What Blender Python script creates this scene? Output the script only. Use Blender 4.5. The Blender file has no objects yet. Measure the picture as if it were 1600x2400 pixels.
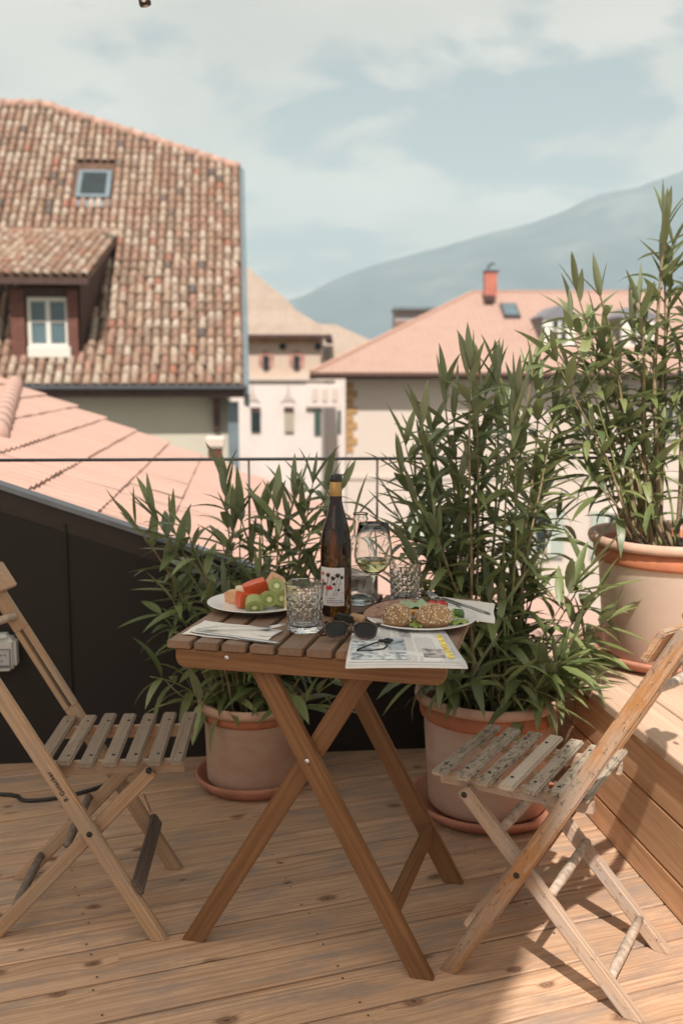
import bpy, bmesh, math, random
from mathutils import Vector, Matrix, noise
R = random.Random(7)
rad = math.radians
S = bpy.context.scene
COL = S.collection

# ------------------------------------------------------------------ camera, sky, sun, exposure
cam = bpy.data.cameras.new('camera'); camo = bpy.data.objects.new('camera', cam); COL.objects.link(camo)
camo.location = (0, 0, 1.31)
camo.rotation_euler = (rad(90) - math.atan(320 / 2333.33), 0, 0)
cam.sensor_fit = 'VERTICAL'; cam.sensor_height = 36; cam.lens = 35
cam.clip_start = 0.05; cam.clip_end = 9000
cam.dof.use_dof = True; cam.dof.focus_distance = 2.22; cam.dof.aperture_fstop = 3.2
S.camera = camo

SUN_DIR = Vector((-0.05, -0.76, 1.0)).normalized()      # towards the sun
w = bpy.data.worlds.new('World'); S.world = w; w.use_nodes = True
nt = w.node_tree; N = nt.nodes; L = nt.links; N.clear()
wo = N.new('ShaderNodeOutputWorld'); bg = N.new('ShaderNodeBackground'); bg.inputs[1].default_value = 0.10
sky = N.new('ShaderNodeTexSky'); sky.sky_type = 'NISHITA'; sky.sun_disc = False
sky.sun_elevation = math.asin(SUN_DIR.z); sky.sun_rotation = math.atan2(SUN_DIR.x, SUN_DIR.y)
sky.air_density = 1.0; sky.dust_density = 1.5; sky.ozone_density = 1.0
def wn(t, **k):
    n = N.new(t)
    for a, b in k.items(): setattr(n, a, b)
    return n
tc = wn('ShaderNodeTexCoord'); sep = wn('ShaderNodeSeparateXYZ'); L.new(tc.outputs['Generated'], sep.inputs[0])
zz = wn('ShaderNodeMath', operation='MAXIMUM'); L.new(sep.outputs[2], zz.inputs[0]); zz.inputs[1].default_value = 0.0
za = wn('ShaderNodeMath', operation='ADD'); L.new(zz.outputs[0], za.inputs[0]); za.inputs[1].default_value = 0.22
dx = wn('ShaderNodeMath', operation='DIVIDE'); L.new(sep.outputs[0], dx.inputs[0]); L.new(za.outputs[0], dx.inputs[1])
dy = wn('ShaderNodeMath', operation='DIVIDE'); L.new(sep.outputs[1], dy.inputs[0]); L.new(za.outputs[0], dy.inputs[1])
cb = wn('ShaderNodeCombineXYZ'); L.new(dx.outputs[0], cb.inputs[0]); L.new(dy.outputs[0], cb.inputs[1]); cb.inputs[2].default_value = 3.7
n1 = wn('ShaderNodeTexNoise'); n1.inputs['Scale'].default_value = 2.3; n1.inputs['Detail'].default_value = 7; n1.inputs['Roughness'].default_value = 0.58; n1.inputs['Distortion'].default_value = 0.25
L.new(cb.outputs[0], n1.inputs['Vector'])
cr = wn('ShaderNodeValToRGB'); L.new(n1.outputs[0], cr.inputs[0])
cr.color_ramp.elements[0].position = 0.41; cr.color_ramp.elements[0].color = (0.05, 0.05, 0.05, 1)
cr.color_ramp.elements[1].position = 0.50; cr.color_ramp.elements[1].color = (1, 1, 1, 1)
n2 = wn('ShaderNodeTexNoise'); n2.inputs['Scale'].default_value = 3.0; n2.inputs['Detail'].default_value = 4
L.new(cb.outputs[0], n2.inputs['Vector'])
cc = wn('ShaderNodeValToRGB'); L.new(n2.outputs[0], cc.inputs[0])
cc.color_ramp.elements[0].position = 0.3; cc.color_ramp.elements[0].color = (3.15, 2.88, 2.62, 1)
cc.color_ramp.elements[1].position = 0.7; cc.color_ramp.elements[1].color = (4.5, 4.02, 3.58, 1)
thin = wn('ShaderNodeMix', data_type='RGBA'); thin.inputs[0].default_value = 0.88
L.new(sky.outputs[0], thin.inputs[6]); thin.inputs[7].default_value = (1.42, 1.74, 1.80, 1)
mx = wn('ShaderNodeMix', data_type='RGBA'); L.new(cr.outputs[0], mx.inputs[0]); L.new(thin.outputs[2], mx.inputs[6]); L.new(cc.outputs[0], mx.inputs[7])
L.new(mx.outputs[2], bg.inputs[0]); L.new(bg.outputs[0], wo.inputs[0])

sl = bpy.data.lights.new('sun', 'SUN'); sl.energy = 3.9; sl.angle = rad(0.9); sl.color = (1.0, 0.93, 0.84)
so = bpy.data.objects.new('sun', sl); COL.objects.link(so)
so.rotation_euler = SUN_DIR.to_track_quat('Z', 'Y').to_euler()
S.view_settings.view_transform = 'Standard'; S.view_settings.look = 'None'
S.view_settings.exposure = 0.9; S.view_settings.gamma = 1.0; S.view_settings.use_curve_mapping = False
S.render.engine = 'CYCLES'
S.cycles.use_denoising = True
S.cycles.max_bounces = 10; S.cycles.transmission_bounces = 10; S.cycles.transparent_max_bounces = 12
S.cycles.diffuse_bounces = 4; S.cycles.glossy_bounces = 4; S.cycles.volume_bounces = 1
S.cycles.caustics_reflective = False; S.cycles.caustics_refractive = False
S.cycles.sample_clamp_indirect = 6

# ------------------------------------------------------------------ material helpers
class NB:
    def __init__(s, name):
        s.m = bpy.data.materials.new(name); s.m.use_nodes = True; s.t = s.m.node_tree
        s.b = s.t.nodes['Principled BSDF']; s.o = s.t.nodes['Material Output']
    def n(s, t, **k):
        x = s.t.nodes.new(t)
        for a, b in k.items():
            if a.startswith('i_'): x.inputs[a[2:]].default_value = b
            else: setattr(x, a, b)
        return x
    def l(s, a, b): s.t.links.new(a, b)
    def math(s, op, a, b=None, c=None):
        x = s.n('ShaderNodeMath', operation=op)
        for i, v in enumerate((a, b, c)):
            if v is None: continue
            if isinstance(v, (int, float)): x.inputs[i].default_value = v
            else: s.l(v, x.inputs[i])
        return x.outputs[0]
    def ramp(s, f, pts, interp='LINEAR'):
        x = s.n('ShaderNodeValToRGB'); s.l(f, x.inputs[0]); r = x.color_ramp; r.interpolation = interp
        while len(r.elements) < len(pts): r.elements.new(0.5)
        for e, (p, c) in zip(r.elements, pts):
            e.position = p; e.color = (*c, 1) if len(c) == 3 else c
        return x.outputs[0]
    def mix(s, f, a, b, bt='MIX'):
        x = s.n('ShaderNodeMix', data_type='RGBA', blend_type=bt)
        for i, v in ((0, f), (6, a), (7, b)):
            if isinstance(v, (int, float)): x.inputs[i].default_value = v
            elif isinstance(v, tuple): x.inputs[i].default_value = (*v, 1)
            else: s.l(v, x.inputs[i])
        return x.outputs[2]
    def noise(s, vec, scale, detail=4, rough=0.5, dist=0.0):
        x = s.n('ShaderNodeTexNoise'); x.inputs['Scale'].default_value = scale; x.inputs['Detail'].default_value = detail
        x.inputs['Roughness'].default_value = rough; x.inputs['Distortion'].default_value = dist
        if vec is not None: s.l(vec, x.inputs['Vector'])
        return x.outputs[0]
    def coord(s, scale=(1, 1, 1), rnd=True, kind='Object'):
        tc = s.n('ShaderNodeTexCoord'); v = tc.outputs[kind]
        if rnd:
            oi = s.n('ShaderNodeObjectInfo'); m = s.math('MULTIPLY', oi.outputs['Random'], 37.0)
            va = s.n('ShaderNodeVectorMath', operation='ADD'); s.l(v, va.inputs[0]); s.l(m, va.inputs[1]); v = va.outputs[0]
        mp = s.n('ShaderNodeMapping'); mp.inputs['Scale'].default_value = scale; s.l(v, mp.inputs['Vector'])
        return mp.outputs[0]
    def bump(s, h, strength=0.3, dist=0.002):
        x = s.n('ShaderNodeBump'); x.inputs['Strength'].default_value = strength; x.inputs['Distance'].default_value = dist
        s.l(h, x.inputs['Height']); s.l(x.outputs[0], s.b.inputs['Normal'])
    def base(s, c):
        if isinstance(c, tuple): s.b.inputs['Base Color'].default_value = (*c, 1)
        else: s.l(c, s.b.inputs['Base Color'])
    def rough(s, r): s.b.inputs['Roughness'].default_value = r

def plain(name, col, rough=0.6, metal=0.0, var=0.15, scale=30, bump=0.0, **k):
    x = NB(name); v = x.coord((1, 1, 1), rnd=False); f = x.noise(v, scale, 5, 0.6)
    d = tuple(c * (1 - var) for c in col); u = tuple(min(1, c * (1 + var)) for c in col)
    x.base(x.ramp(f, [(0.3, d), (0.7, u)])); x.rough(rough); x.b.inputs['Metallic'].default_value = metal
    if bump: x.bump(f, bump, 0.002)
    for a, b in k.items(): x.b.inputs[a].default_value = b
    return x.m

def wood(name, lo, mid, hi, knots=0.0, grain=1.0, rough=0.6, weather=0.0, wcol=(0.42, 0.39, 0.36), flecks=0.0, peel=0.0, pcol=(0.5, 0.22, 0.06), tone=0.18, ring=200):
    """wood with the grain along local X; a random offset per object keeps pieces from repeating"""
    x = NB(name)
    c1 = x.coord((1.0, 1.0, 1.0)); sp = x.n('ShaderNodeSeparateXYZ'); x.l(c1, sp.inputs[0])
    cs = x.coord((0.9, 6, 6)); warp = x.noise(cs, 1.0, 3, 0.5)
    if knots:
        kv = x.coord((4.2, 7.2, 0.0)); vo = x.n('ShaderNodeTexVoronoi', feature='F1', voronoi_dimensions='2D'); vo.inputs['Scale'].default_value = 1.0; vo.inputs['Randomness'].default_value = 1.0
        x.l(kv, vo.inputs['Vector']); kd = vo.outputs['Distance']
        spc = x.n('ShaderNodeSeparateColor'); x.l(vo.outputs['Color'], spc.inputs[0])
        on = x.math('GREATER_THAN', spc.outputs[0], 1 - knots)
        size = x.math('MULTIPLY_ADD', spc.outputs[1], 0.10, 0.045)
        q = x.math('DIVIDE', kd, size)
        kn = x.math('SUBTRACT', 1.5, x.math('ADD', q, x.math('MULTIPLY', x.noise(x.coord((30, 60, 0)), 1.0, 2, .5), .7))); kn = x.math('MAXIMUM', kn, 0); kn = x.math('MINIMUM', kn, 1); kn = x.math('MULTIPLY', kn, on)
        bend = x.math('MULTIPLY', x.math('DIVIDE', 0.35, x.math('ADD', q, 0.6)), on)
        warp = x.math('ADD', warp, bend)
    gy = x.math('ADD', x.math('MULTIPLY', sp.outputs[1], ring), x.math('MULTIPLY', sp.outputs[2], ring * 0.5))
    ph = x.math('ADD', x.math('MULTIPLY', warp, 13.0), gy)
    rc = x.n('ShaderNodeCombineXYZ'); x.l(x.math('MULTIPLY', sp.outputs[0], 0.8), rc.inputs[0]); x.l(x.math('MULTIPLY', ph, 0.75), rc.inputs[1])
    rings = x.noise(rc.outputs[0], 1.0, 2, 0.6); rings = x.math('POWER', x.math('MINIMUM', x.math('MAXIMUM', x.math('MULTIPLY_ADD', rings, 2.6, -0.8), 0), 1), 1.6)
    fv = x.coord((7, 190, 190)); fine = x.noise(fv, 1.0, 4, 0.65)
    g = x.math('ADD', x.math('MULTIPLY', rings, 0.42 * grain), x.math('MULTIPLY', fine, 0.62)); 
    col = x.ramp(g, [(0.18, hi), (0.48, mid), (0.95, lo)])
    oi = x.n('ShaderNodeObjectInfo'); hs = x.n('ShaderNodeHueSaturation'); x.l(col, hs.inputs['Color'])
    x.l(x.math('MULTIPLY_ADD', oi.outputs['Random'], tone * 2, 1 - tone), hs.inputs['Value']); col = hs.outputs[0]
    bl = x.noise(x.coord((2.2, 6, 6)), 1.0, 4, 0.6)
    col = x.mix(x.ramp(bl, [(0.35, (0.0, 0, 0)), (0.75, (0.55, 0.55, 0.55))]), col, tuple(a * 0.62 for a in mid))
    if peel:
        pf = x.noise(x.coord((9, 60, 60)), 1.0, 6, 0.75); pm = x.ramp(pf, [(0.5 - peel * 0.16, (0, 0, 0)), (0.56 - peel * 0.1, (1, 1, 1))])
        col = x.mix(pm, col, pcol)
    if weather:
        wf = x.noise(x.coord((4, 16, 16)), 1.0, 6, 0.7); wm = x.ramp(wf, [(0.62 - weather * 0.36, (0, 0, 0)), (0.80 - weather * 0.30, (1, 1, 1))])
        wc = x.mix(x.math('MULTIPLY', fine, 0.8), wcol, tuple(a * 0.5 for a in wcol)); col = x.mix(wm, col, wc)
    if flecks:
        ff = x.noise(x.coord((42, 95, 95)), 1.0, 6, 0.8); fm = x.ramp(ff, [(0.62 - flecks * 0.08, (0, 0, 0)), (0.67 - flecks * 0.08, (1, 1, 1))])
        col = x.mix(x.math('MULTIPLY', fm, .85), col, (0.07, 0.06, 0.052))
    if knots:
        edge = x.ramp(kn, [(0.05, (0, 0, 0)), (0.35, (.28, .28, .28)), (0.62, (0.80, 0.80, 0.80)), (0.85, (.62, .62, .62)), (1.0, (1, 1, 1))])
        col = x.mix(edge, col, (0.13, 0.065, 0.038))
    x.base(col); x.rough(rough); x.b.inputs['Specular IOR Level'].default_value = 0.35
    x.bump(x.math('ADD', fine, x.math('MULTIPLY', rings, 0.15)), 0.25, 0.0008)
    return x.m

# ------------------------------------------------------------------ object helpers
def props(o, label=None, cat=None, group=None, kind=None):
    if label: o['label'] = label
    if cat: o['category'] = cat
    if group: o['group'] = group
    if kind: o['kind'] = kind
    return o
def thing(name, label, cat, loc=(0, 0, 0), rz=0.0, group=None):
    o = bpy.data.objects.new(name, None); COL.objects.link(o); o.location = loc; o.rotation_euler = (0, 0, rz)
    o.empty_display_size = 0.05
    return props(o, label, cat, group)
def link(name, me, mat=None, parent=None, loc=None, rot=None, smooth=False):
    if mat is not None and not me.materials: me.materials.append(mat)
    if smooth: me.shade_smooth()
    o = bpy.data.objects.new(name, me); COL.objects.link(o)
    if parent is not None: o.parent = parent
    if loc is not None: o.location = loc
    if rot is not None: o.rotation_euler = rot
    return o
def mk(name, verts, faces):
    me = bpy.data.meshes.new(name); me.from_pydata([tuple(v) for v in verts], [], faces); me.update(); return me
def bm_me(name, bm, norm=True):
    if norm: bmesh.ops.recalc_face_normals(bm, faces=bm.faces)
    me = bpy.data.meshes.new(name); bm.to_mesh(me); bm.free(); return me
def add_box(bm, c, s, M=None, bevel=0.0, seg=1):
    g = bmesh.ops.create_cube(bm, size=1.0)['verts']
    for v in g: v.co = Vector((v.co.x * s[0] + c[0], v.co.y * s[1] + c[1], v.co.z * s[2] + c[2]))
    if bevel:
        es = list({e for v in g for e in v.link_edges}); vs0 = set(bm.verts) - set(g)
        bmesh.ops.bevel(bm, geom=es, offset=bevel, segments=seg, affect='EDGES')
        g = [v for v in bm.verts if v not in vs0]
    if M is not None:
        for v in g: v.co = M @ v.co
    return g
def box(name, c, s, mat, parent=None, bevel=0.0, rot=None, seg=1):
    """object whose origin is the box centre"""
    bm = bmesh.new(); add_box(bm, (0, 0, 0), s, None, bevel, seg)
    return link(name, bm_me(name, bm), mat, parent, c, rot)
def orient(p0, p1, up=(0, 0, 1)):
    p0 = Vector(p0); p1 = Vector(p1); x = (p1 - p0).normalized(); u = Vector(up)
    y = u.cross(x)
    if y.length < 1e-4: y = Vector((0, 1, 0)).cross(x)
    y.normalize(); z = x.cross(y)
    m = Matrix((x, y, z)).transposed().to_4x4(); m.translation = (p0 + p1) / 2; return m
def bar(name, p0, p1, wy, wz, mat, parent=None, up=(0, 0, 1), bevel=0.002, shape=None):
    """straight member: local X runs from p0 to p1"""
    ln = (Vector(p1) - Vector(p0)).length
    bm = bmesh.new()
    if shape: shape(bm, ln, wy, wz)
    else: add_box(bm, (0, 0, 0), (ln, wy, wz), None, bevel, 2)
    o = link(name, bm_me(name, bm), mat, parent); o.matrix_local = orient(p0, p1, up); return o
def ring_pts(r, n, z=0): return [(r * math.cos(2 * math.pi * i / n), r * math.sin(2 * math.pi * i / n), z) for i in range(n)]
def lathe_me(name, prof, n=48, cap=True, warp=None):
    vs, fs, idx = [], [], []
    for r, z in prof:
        if r < 1e-6: idx.append([len(vs)]); vs.append((0, 0, z))
        else:
            idx.append(list(range(len(vs), len(vs) + n)))
            for p in ring_pts(r, n, z): vs.append(warp(p) if warp else p)
    for a, b in zip(idx[:-1], idx[1:]):
        for i in range(n):
            j = (i + 1) % n
            if len(a) == 1 and len(b) == 1: continue
            if len(a) == 1: fs.append((a[0], b[i], b[j]))
            elif len(b) == 1: fs.append((a[i], a[j], b[0]))
            else: fs.append((a[i], a[j], b[j], b[i]))
    me = mk(name, vs, fs); bm = bmesh.new(); bm.from_mesh(me); bmesh.ops.recalc_face_normals(bm, faces=bm.faces); bm.to_mesh(me); bm.free()
    return me
def lathe(name, prof, mat, parent=None, loc=None, n=48, warp=None, smooth=True, rot=None):
    return link(name, lathe_me(name, prof, n, warp=warp), mat, parent, loc, rot, smooth)
def catmull(pts, k=8):
    P = [Vector(p) for p in pts]
    if len(P) < 3: return P
    P = [2 * P[0] - P[1]] + P + [2 * P[-1] - P[-2]]; out = []
    for i in range(1, len(P) - 2):
        for j in range(k):
            t = j / k; a, b, c, d = P[i - 1:i + 3]
            out.append(0.5 * ((2 * b) + (c - a) * t + (2 * a - 5 * b + 4 * c - d) * t * t + (3 * b - a - 3 * c + d) * t ** 3))
    out.append(P[-2]); return out
def add_tube(vs, fs, pts, rr, n=8, closed=False, flat=1.0):
    P = [Vector(p) for p in pts]; m = len(P); base = len(vs); up = Vector((0.13, 0.05, 1)).normalized()
    for i, p in enumerate(P):
        a = P[(i - 1) % m] if (closed or i > 0) else p; b = P[(i + 1) % m] if (closed or i < m - 1) else p
        t = (b - a).normalized(); s = t.cross(up)
        if s.length < 0.05: s = t.cross(Vector((1, 0.1, 0)))
        s.normalize(); u = s.cross(t); r = rr(i / (m - 1)) if callable(rr) else rr
        for k in range(n):
            an = 2 * math.pi * k / n; vs.append(p + s * (r * math.cos(an)) + u * (r * flat * math.sin(an)))
    for i in range(m if closed else m - 1):
        for k in range(n):
            a0 = base + i * n; b0 = base + ((i + 1) % m) * n
            fs.append((a0 + k, a0 + (k + 1) % n, b0 + (k + 1) % n, b0 + k))
    if not closed:
        fs.append(tuple(base + k for k in range(n))[::-1]); fs.append(tuple(base + (m - 1) * n + k for k in range(n)))
def tube(name, pts, r, mat, parent=None, n=8, closed=False, flat=1.0, k=0):
    vs, fs = [], []
    if k: pts = catmull(pts, k)
    add_tube(vs, fs, pts, r, n, closed, flat)
    me = mk(name, vs, fs); bm = bmesh.new(); bm.from_mesh(me); bmesh.ops.recalc_face_normals(bm, faces=bm.faces); bm.to_mesh(me); bm.free()
    return link(name, me, mat, parent, smooth=True)
def prism(name, poly, z0, z1, mat, parent=None, bevel=0.0, loc=None, rot=None, smooth=False):
    bm = bmesh.new(); vs = [bm.verts.new((x, y, z0)) for x, y in poly]; f = bm.faces.new(vs)
    r = bmesh.ops.extrude_face_region(bm, geom=[f]); 
    for v in [g for g in r['geom'] if isinstance(g, bmesh.types.BMVert)]: v.co.z = z1
    if bevel: bmesh.ops.bevel(bm, geom=list(bm.edges), offset=bevel, segments=1, affect='EDGES')
    return link(name, bm_me(name, bm), mat, parent, loc, rot, smooth)
def local_frame(origin, rz):
    c, s = math.cos(rz), math.sin(rz)
    return lambda x, y: ((x - origin[0]) * c + (y - origin[1]) * s, -(x - origin[0]) * s + (y - origin[1]) * c)

# ------------------------------------------------------------------ materials
m_deck = wood('larch_decking', (0.265, 0.137, 0.073), (0.573, 0.360, 0.230), (0.721, 0.497, 0.347), knots=0.45, grain=1.22, rough=0.62, weather=0.45, wcol=(0.403, 0.304, 0.244), tone=0.10, ring=190)
m_btop = wood('pale_larch_top', (0.367, 0.200, 0.112), (0.571, 0.400, 0.288), (0.673, 0.510, 0.391), knots=0.2, grain=0.8, rough=0.62, tone=0.06, ring=170)
m_bench = wood('larch_boards', (0.393, 0.173, 0.073), (0.622, 0.356, 0.195), (0.742, 0.478, 0.300), knots=0.22, grain=0.9, rough=0.6, tone=0.08, ring=170)
m_table = wood('oiled_acacia', (0.076, 0.037, 0.016), (0.191, 0.091, 0.040), (0.283, 0.149, 0.070), knots=0.06, grain=0.75, rough=0.5, tone=0.1, ring=230)
m_slat = wood('faded_acacia_slats', (0.104, 0.055, 0.030), (0.201, 0.120, 0.078), (0.263, 0.172, 0.119), grain=0.6, rough=0.6, weather=0.25, wcol=(0.236, 0.178, 0.139), tone=0.12, ring=230)
m_chairL = wood('worn_beech', (0.22, 0.11, 0.05), (0.41, 0.26, 0.155), (0.54, 0.38, 0.26), grain=0.9, rough=0.6, weather=0.4, wcol=(0.42, 0.33, 0.255), tone=0.16, ring=260)
m_chairLg = wood('grey_weathered_slats', (0.126, 0.084, 0.057), (0.237, 0.175, 0.128), (0.316, 0.245, 0.184), grain=0.9, rough=0.75, flecks=0.25, weather=0.5, wcol=(0.261, 0.204, 0.157), tone=0.13, ring=260)
m_dark = wood('dark_old_board', (0.05, 0.035, 0.028), (0.11, 0.08, 0.065), (0.19, 0.15, 0.125), grain=0.9, rough=0.8, ring=260)
m_chairR = wood('peeling_orange_varnish', (0.17, 0.095, 0.055), (0.37, 0.21, 0.115), (0.50, 0.34, 0.235), grain=1.0, rough=0.6, peel=0.02, pcol=(0.37, 0.18, 0.07), flecks=0.7, weather=0.5, wcol=(0.40, 0.32, 0.26), tone=0.08, ring=260)
m_chairRw = wood('bleached_leg_wood', (0.247, 0.142, 0.085), (0.456, 0.314, 0.223), (0.589, 0.465, 0.370), grain=0.8, rough=0.65, peel=0.0, pcol=(0.427, 0.237, 0.114), flecks=0.3, weather=0.3, wcol=(0.475, 0.418, 0.380), tone=0.08, ring=260)
m_chairRg = wood('flaking_grey_paint', (0.104, 0.074, 0.051), (0.272, 0.207, 0.148), (0.439, 0.359, 0.273), grain=1.0, rough=0.8, flecks=1.15, weather=0.75, wcol=(0.459, 0.382, 0.300), tone=0.14, ring=260)
m_chairRp = wood('pale_new_slat', (0.3, 0.2, 0.13), (0.50, 0.41, 0.32), (0.62, 0.54, 0.46), grain=0.8, rough=0.7, tone=0.04, ring=260)
m_screw = plain('dark_screw', (0.03, 0.028, 0.027), 0.6, 0.4)
m_bolt = plain('zinc_bolt', (0.6, 0.6, 0.6), 0.3, 1.0)
def terracotta(k=1.0):
    x = NB('terracotta'); v = x.coord((1, 1, 1.6)); a = x.noise(v, 6, 6, 0.65); b = x.noise(v, 60, 4, 0.6)
    c = x.ramp(a, [(0.3, (0.52, 0.31, 0.225)), (0.55, (0.58, 0.40, 0.31)), (0.75, (0.62, 0.48, 0.40))])
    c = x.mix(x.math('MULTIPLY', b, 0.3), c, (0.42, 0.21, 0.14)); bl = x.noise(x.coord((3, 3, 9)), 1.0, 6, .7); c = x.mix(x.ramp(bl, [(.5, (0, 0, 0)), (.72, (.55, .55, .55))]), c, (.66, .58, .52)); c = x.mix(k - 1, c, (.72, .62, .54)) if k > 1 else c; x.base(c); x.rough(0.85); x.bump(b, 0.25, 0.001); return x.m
m_terra = terracotta(); m_terra_sunlit = terracotta(1.5)  # paler copy for the platform pot: bright sunlight put into the colour
m_terraR = plain('terracotta_band', (0.46, 0.165, 0.085), 0.8, var=0.22, scale=14, bump=0.2)
m_terraP = plain('terracotta_pale_rim', (0.56, 0.36, 0.27), 0.85, var=0.18, scale=12, bump=0.2)
m_saucer = plain('terracotta_saucer', (0.45, 0.2, 0.13), 0.8, var=0.2, scale=10, bump=0.2)
m_soil = plain('potting_soil', (0.035, 0.024, 0.018), 0.95, var=0.5, scale=60, bump=0.8)
def leafmat(name, rnd):
    x = NB(name); g = x.n('ShaderNodeNewGeometry'); tcn = x.n('ShaderNodeTexCoord')
    if rnd == 'obj': r = x.n('ShaderNodeObjectInfo').outputs['Random']
    else: r = g.outputs['Random Per Island']
    top = x.ramp(r, [(0.0, (0.10, 0.132, 0.044)), (0.5, (0.19, 0.225, 0.07)), (0.85, (0.29, 0.32, 0.12)), (0.97, (0.20, 0.24, 0.09)), (1.0, (0.16, 0.13, 0.05))])
    uv = x.n('ShaderNodeUVMap'); sp = x.n('ShaderNodeSeparateXYZ'); x.l(uv.outputs[0], sp.inputs[0])
    mid = x.math('LESS_THAN', x.math('ABSOLUTE', x.math('SUBTRACT', sp.outputs[1], 0.5)), 0.045)
    top = x.mix(x.math('MULTIPLY', mid, 0.65), top, (0.16, 0.22, 0.09))
    vein = x.n('ShaderNodeTexNoise'); vein.inputs['Scale'].default_value = 9; x.l(uv.outputs[0], vein.inputs['Vector'])
    top = x.mix(x.math('MULTIPLY', vein.outputs[0], 0.35), top, (0.02, 0.05, 0.02))
    c = x.mix(x.math('MULTIPLY', g.outputs['Backfacing'], 0.8), top, (0.24, 0.28, 0.18))
    x.base(c); x.rough(0.48); x.b.inputs['Specular IOR Level'].default_value = 1.0
    tr = x.n('ShaderNodeBsdfTranslucent'); x.l(x.mix(0.55, c, (0.30, 0.36, 0.08)), tr.inputs[0])
    ms = x.n('ShaderNodeMixShader'); ms.inputs[0].default_value = 0.18
    x.l(x.b.outputs[0], ms.inputs[1]); x.l(tr.outputs[0], ms.inputs[2]); x.l(ms.outputs[0], x.o.inputs[0])
    return x.m
m_leaf = leafmat('oleander_leaf', 'obj'); m_leafs = leafmat('oleander_leaf_massed', 'isl')
m_stem = plain('oleander_stem', (0.27, 0.20, 0.115), 0.7, var=0.35, scale=40)
m_stemg = plain('oleander_green_stem', (0.22, 0.24, 0.09), 0.6, var=0.35, scale=40)
def rooftile(name, rnd, cols):
    x = NB(name)
    r = x.n('ShaderNodeObjectInfo').outputs['Random'] if rnd == 'obj' else x.n('ShaderNodeNewGeometry').outputs['Random Per Island']
    c = x.ramp(r, cols, 'CONSTANT'); n = x.noise(x.coord((1, 1, 1), kind='Object'), 9, 5, 0.7)
    c = x.mix(x.ramp(n, [(0.42, (0, 0, 0)), (0.66, (0.75, 0.75, 0.75))]), c, (0.20, 0.14, 0.10)); ps = x.n('ShaderNodeNewGeometry').outputs['Position']; big = x.noise(ps, .55, 5, .65); c = x.mix(x.ramp(big, [(.45, (0, 0, 0)), (.72, (.5, .5, .5))]), c, (.30, .19, .13)); x.base(c); x.rough(0.85); return x.m
OLD = [(0.0, (0.370, 0.241, 0.172)), (0.16, (0.516, 0.396, 0.310)), (0.32, (0.318, 0.189, 0.138)), (0.46, (0.516, 0.421, 0.335)), (0.60, (0.378, 0.215, 0.155)), (0.72, (0.430, 0.301, 0.224)), (0.84, (0.292, 0.206, 0.155)), (0.945, (0.378, 0.155, 0.103)), (0.98, (0.112, 0.099, 0.095))]
m_tile = rooftile('old_roof_tile', 'obj', OLD); m_tiles = rooftile('old_roof_tile_massed', 'isl', OLD)
m_under = plain('tile_bed', (0.12, 0.065, 0.042), 0.9, var=0.4, scale=5)
m_ntile = None
def newtile():
    x = NB('pink_clay_tile'); r = x.n('ShaderNodeObjectInfo').outputs['Random']
    c = x.ramp(r, [(0, (0.46, 0.305, 0.25)), (0.5, (0.50, 0.335, 0.28)), (1, (0.48, 0.315, 0.265))])
    n = x.noise(x.coord((18, 3, 3)), 1.0, 5, 0.65); c = x.mix(x.math('MULTIPLY', n, 0.4), c, (0.44, 0.23, 0.17)); x.base(c); x.rough(0.85); return x.m
m_ntile = newtile()
def farroof(name, c1, c2, sx, sz):
    x = NB(name); v = x.coord((1, 1, 1), rnd=False); sp = x.n('ShaderNodeSeparateXYZ'); x.l(v, sp.inputs[0])
    a = x.math('SINE', x.math('MULTIPLY', sp.outputs[0], sx)); b = x.math('FRACT', x.math('MULTIPLY', sp.outputs[2], sz))
    n = x.noise(v, 2.2, 6, 0.7); n2 = x.noise(v, 16, 2, 0.5)
    c = x.mix(x.ramp(n, [(0.3, (0, 0, 0)), (0.7, (1, 1, 1))]), c1, c2)
    c = x.mix(x.math('MULTIPLY', n2, 0.5), c, tuple(k * 0.72 for k in c1)); x.base(c); x.rough(0.85)
    x.bump(x.math('ADD', x.math('MULTIPLY', a, 0.5), b), 0.8, 0.05); return x.m
m_roofR = farroof('salmon_tiled_roof', (0.46, 0.285, 0.23), (0.50, 0.335, 0.275), 31.0, 5.5)
m_roofT = farroof('weathered_tower_roof', (0.38, 0.29, 0.235), (0.47, 0.375, 0.31), 24.0, 4.0)
def plaster(name, c, stain, sc=0.6):
    x = NB(name); v = x.coord((1, 1, 1), rnd=False); n = x.noise(v, sc, 7, 0.65); n2 = x.noise(v, 12, 4, 0.6)
    k = x.mix(x.ramp(n, [(0.45, (0, 0, 0)), (0.75, (0.6, 0.6, 0.6))]), c, stain); k = x.mix(x.math('MULTIPLY', n2, 0.15), k, tuple(a * 0.8 for a in c))
    x.base(k); x.rough(0.9); x.bump(n2, 0.2, 0.01); return x.m
m_cream = plaster('cream_plaster', (0.56, 0.52, 0.43), (0.48, 0.43, 0.35))
m_white = plaster('pinkish_white_plaster', (0.76, 0.68, 0.645), (0.64, 0.52, 0.47), 0.7)
m_warm = plaster('warm_white_plaster', (0.66, 0.56, 0.50), (0.58, 0.47, 0.40))
m_fresco = plaster('faded_ochre_fresco', (0.58, 0.46, 0.38), (0.50, 0.33, 0.22), 0.9)
m_eave = plain('dark_timber_eave', (0.07, 0.035, 0.028), 0.7, var=0.3, scale=8)
m_redwood = plain('red_brown_timber', (0.14, 0.05, 0.035), 0.65, var=0.3, scale=8)
m_gutter = plain('grey_blue_sheet_metal', (0.19, 0.235, 0.265), 0.45, 0.3, var=0.12, scale=3)
m_gutd = plain('dark_grey_gutter', (0.10, 0.10, 0.115), 0.5, 0.3, var=0.15, scale=3)
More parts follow.
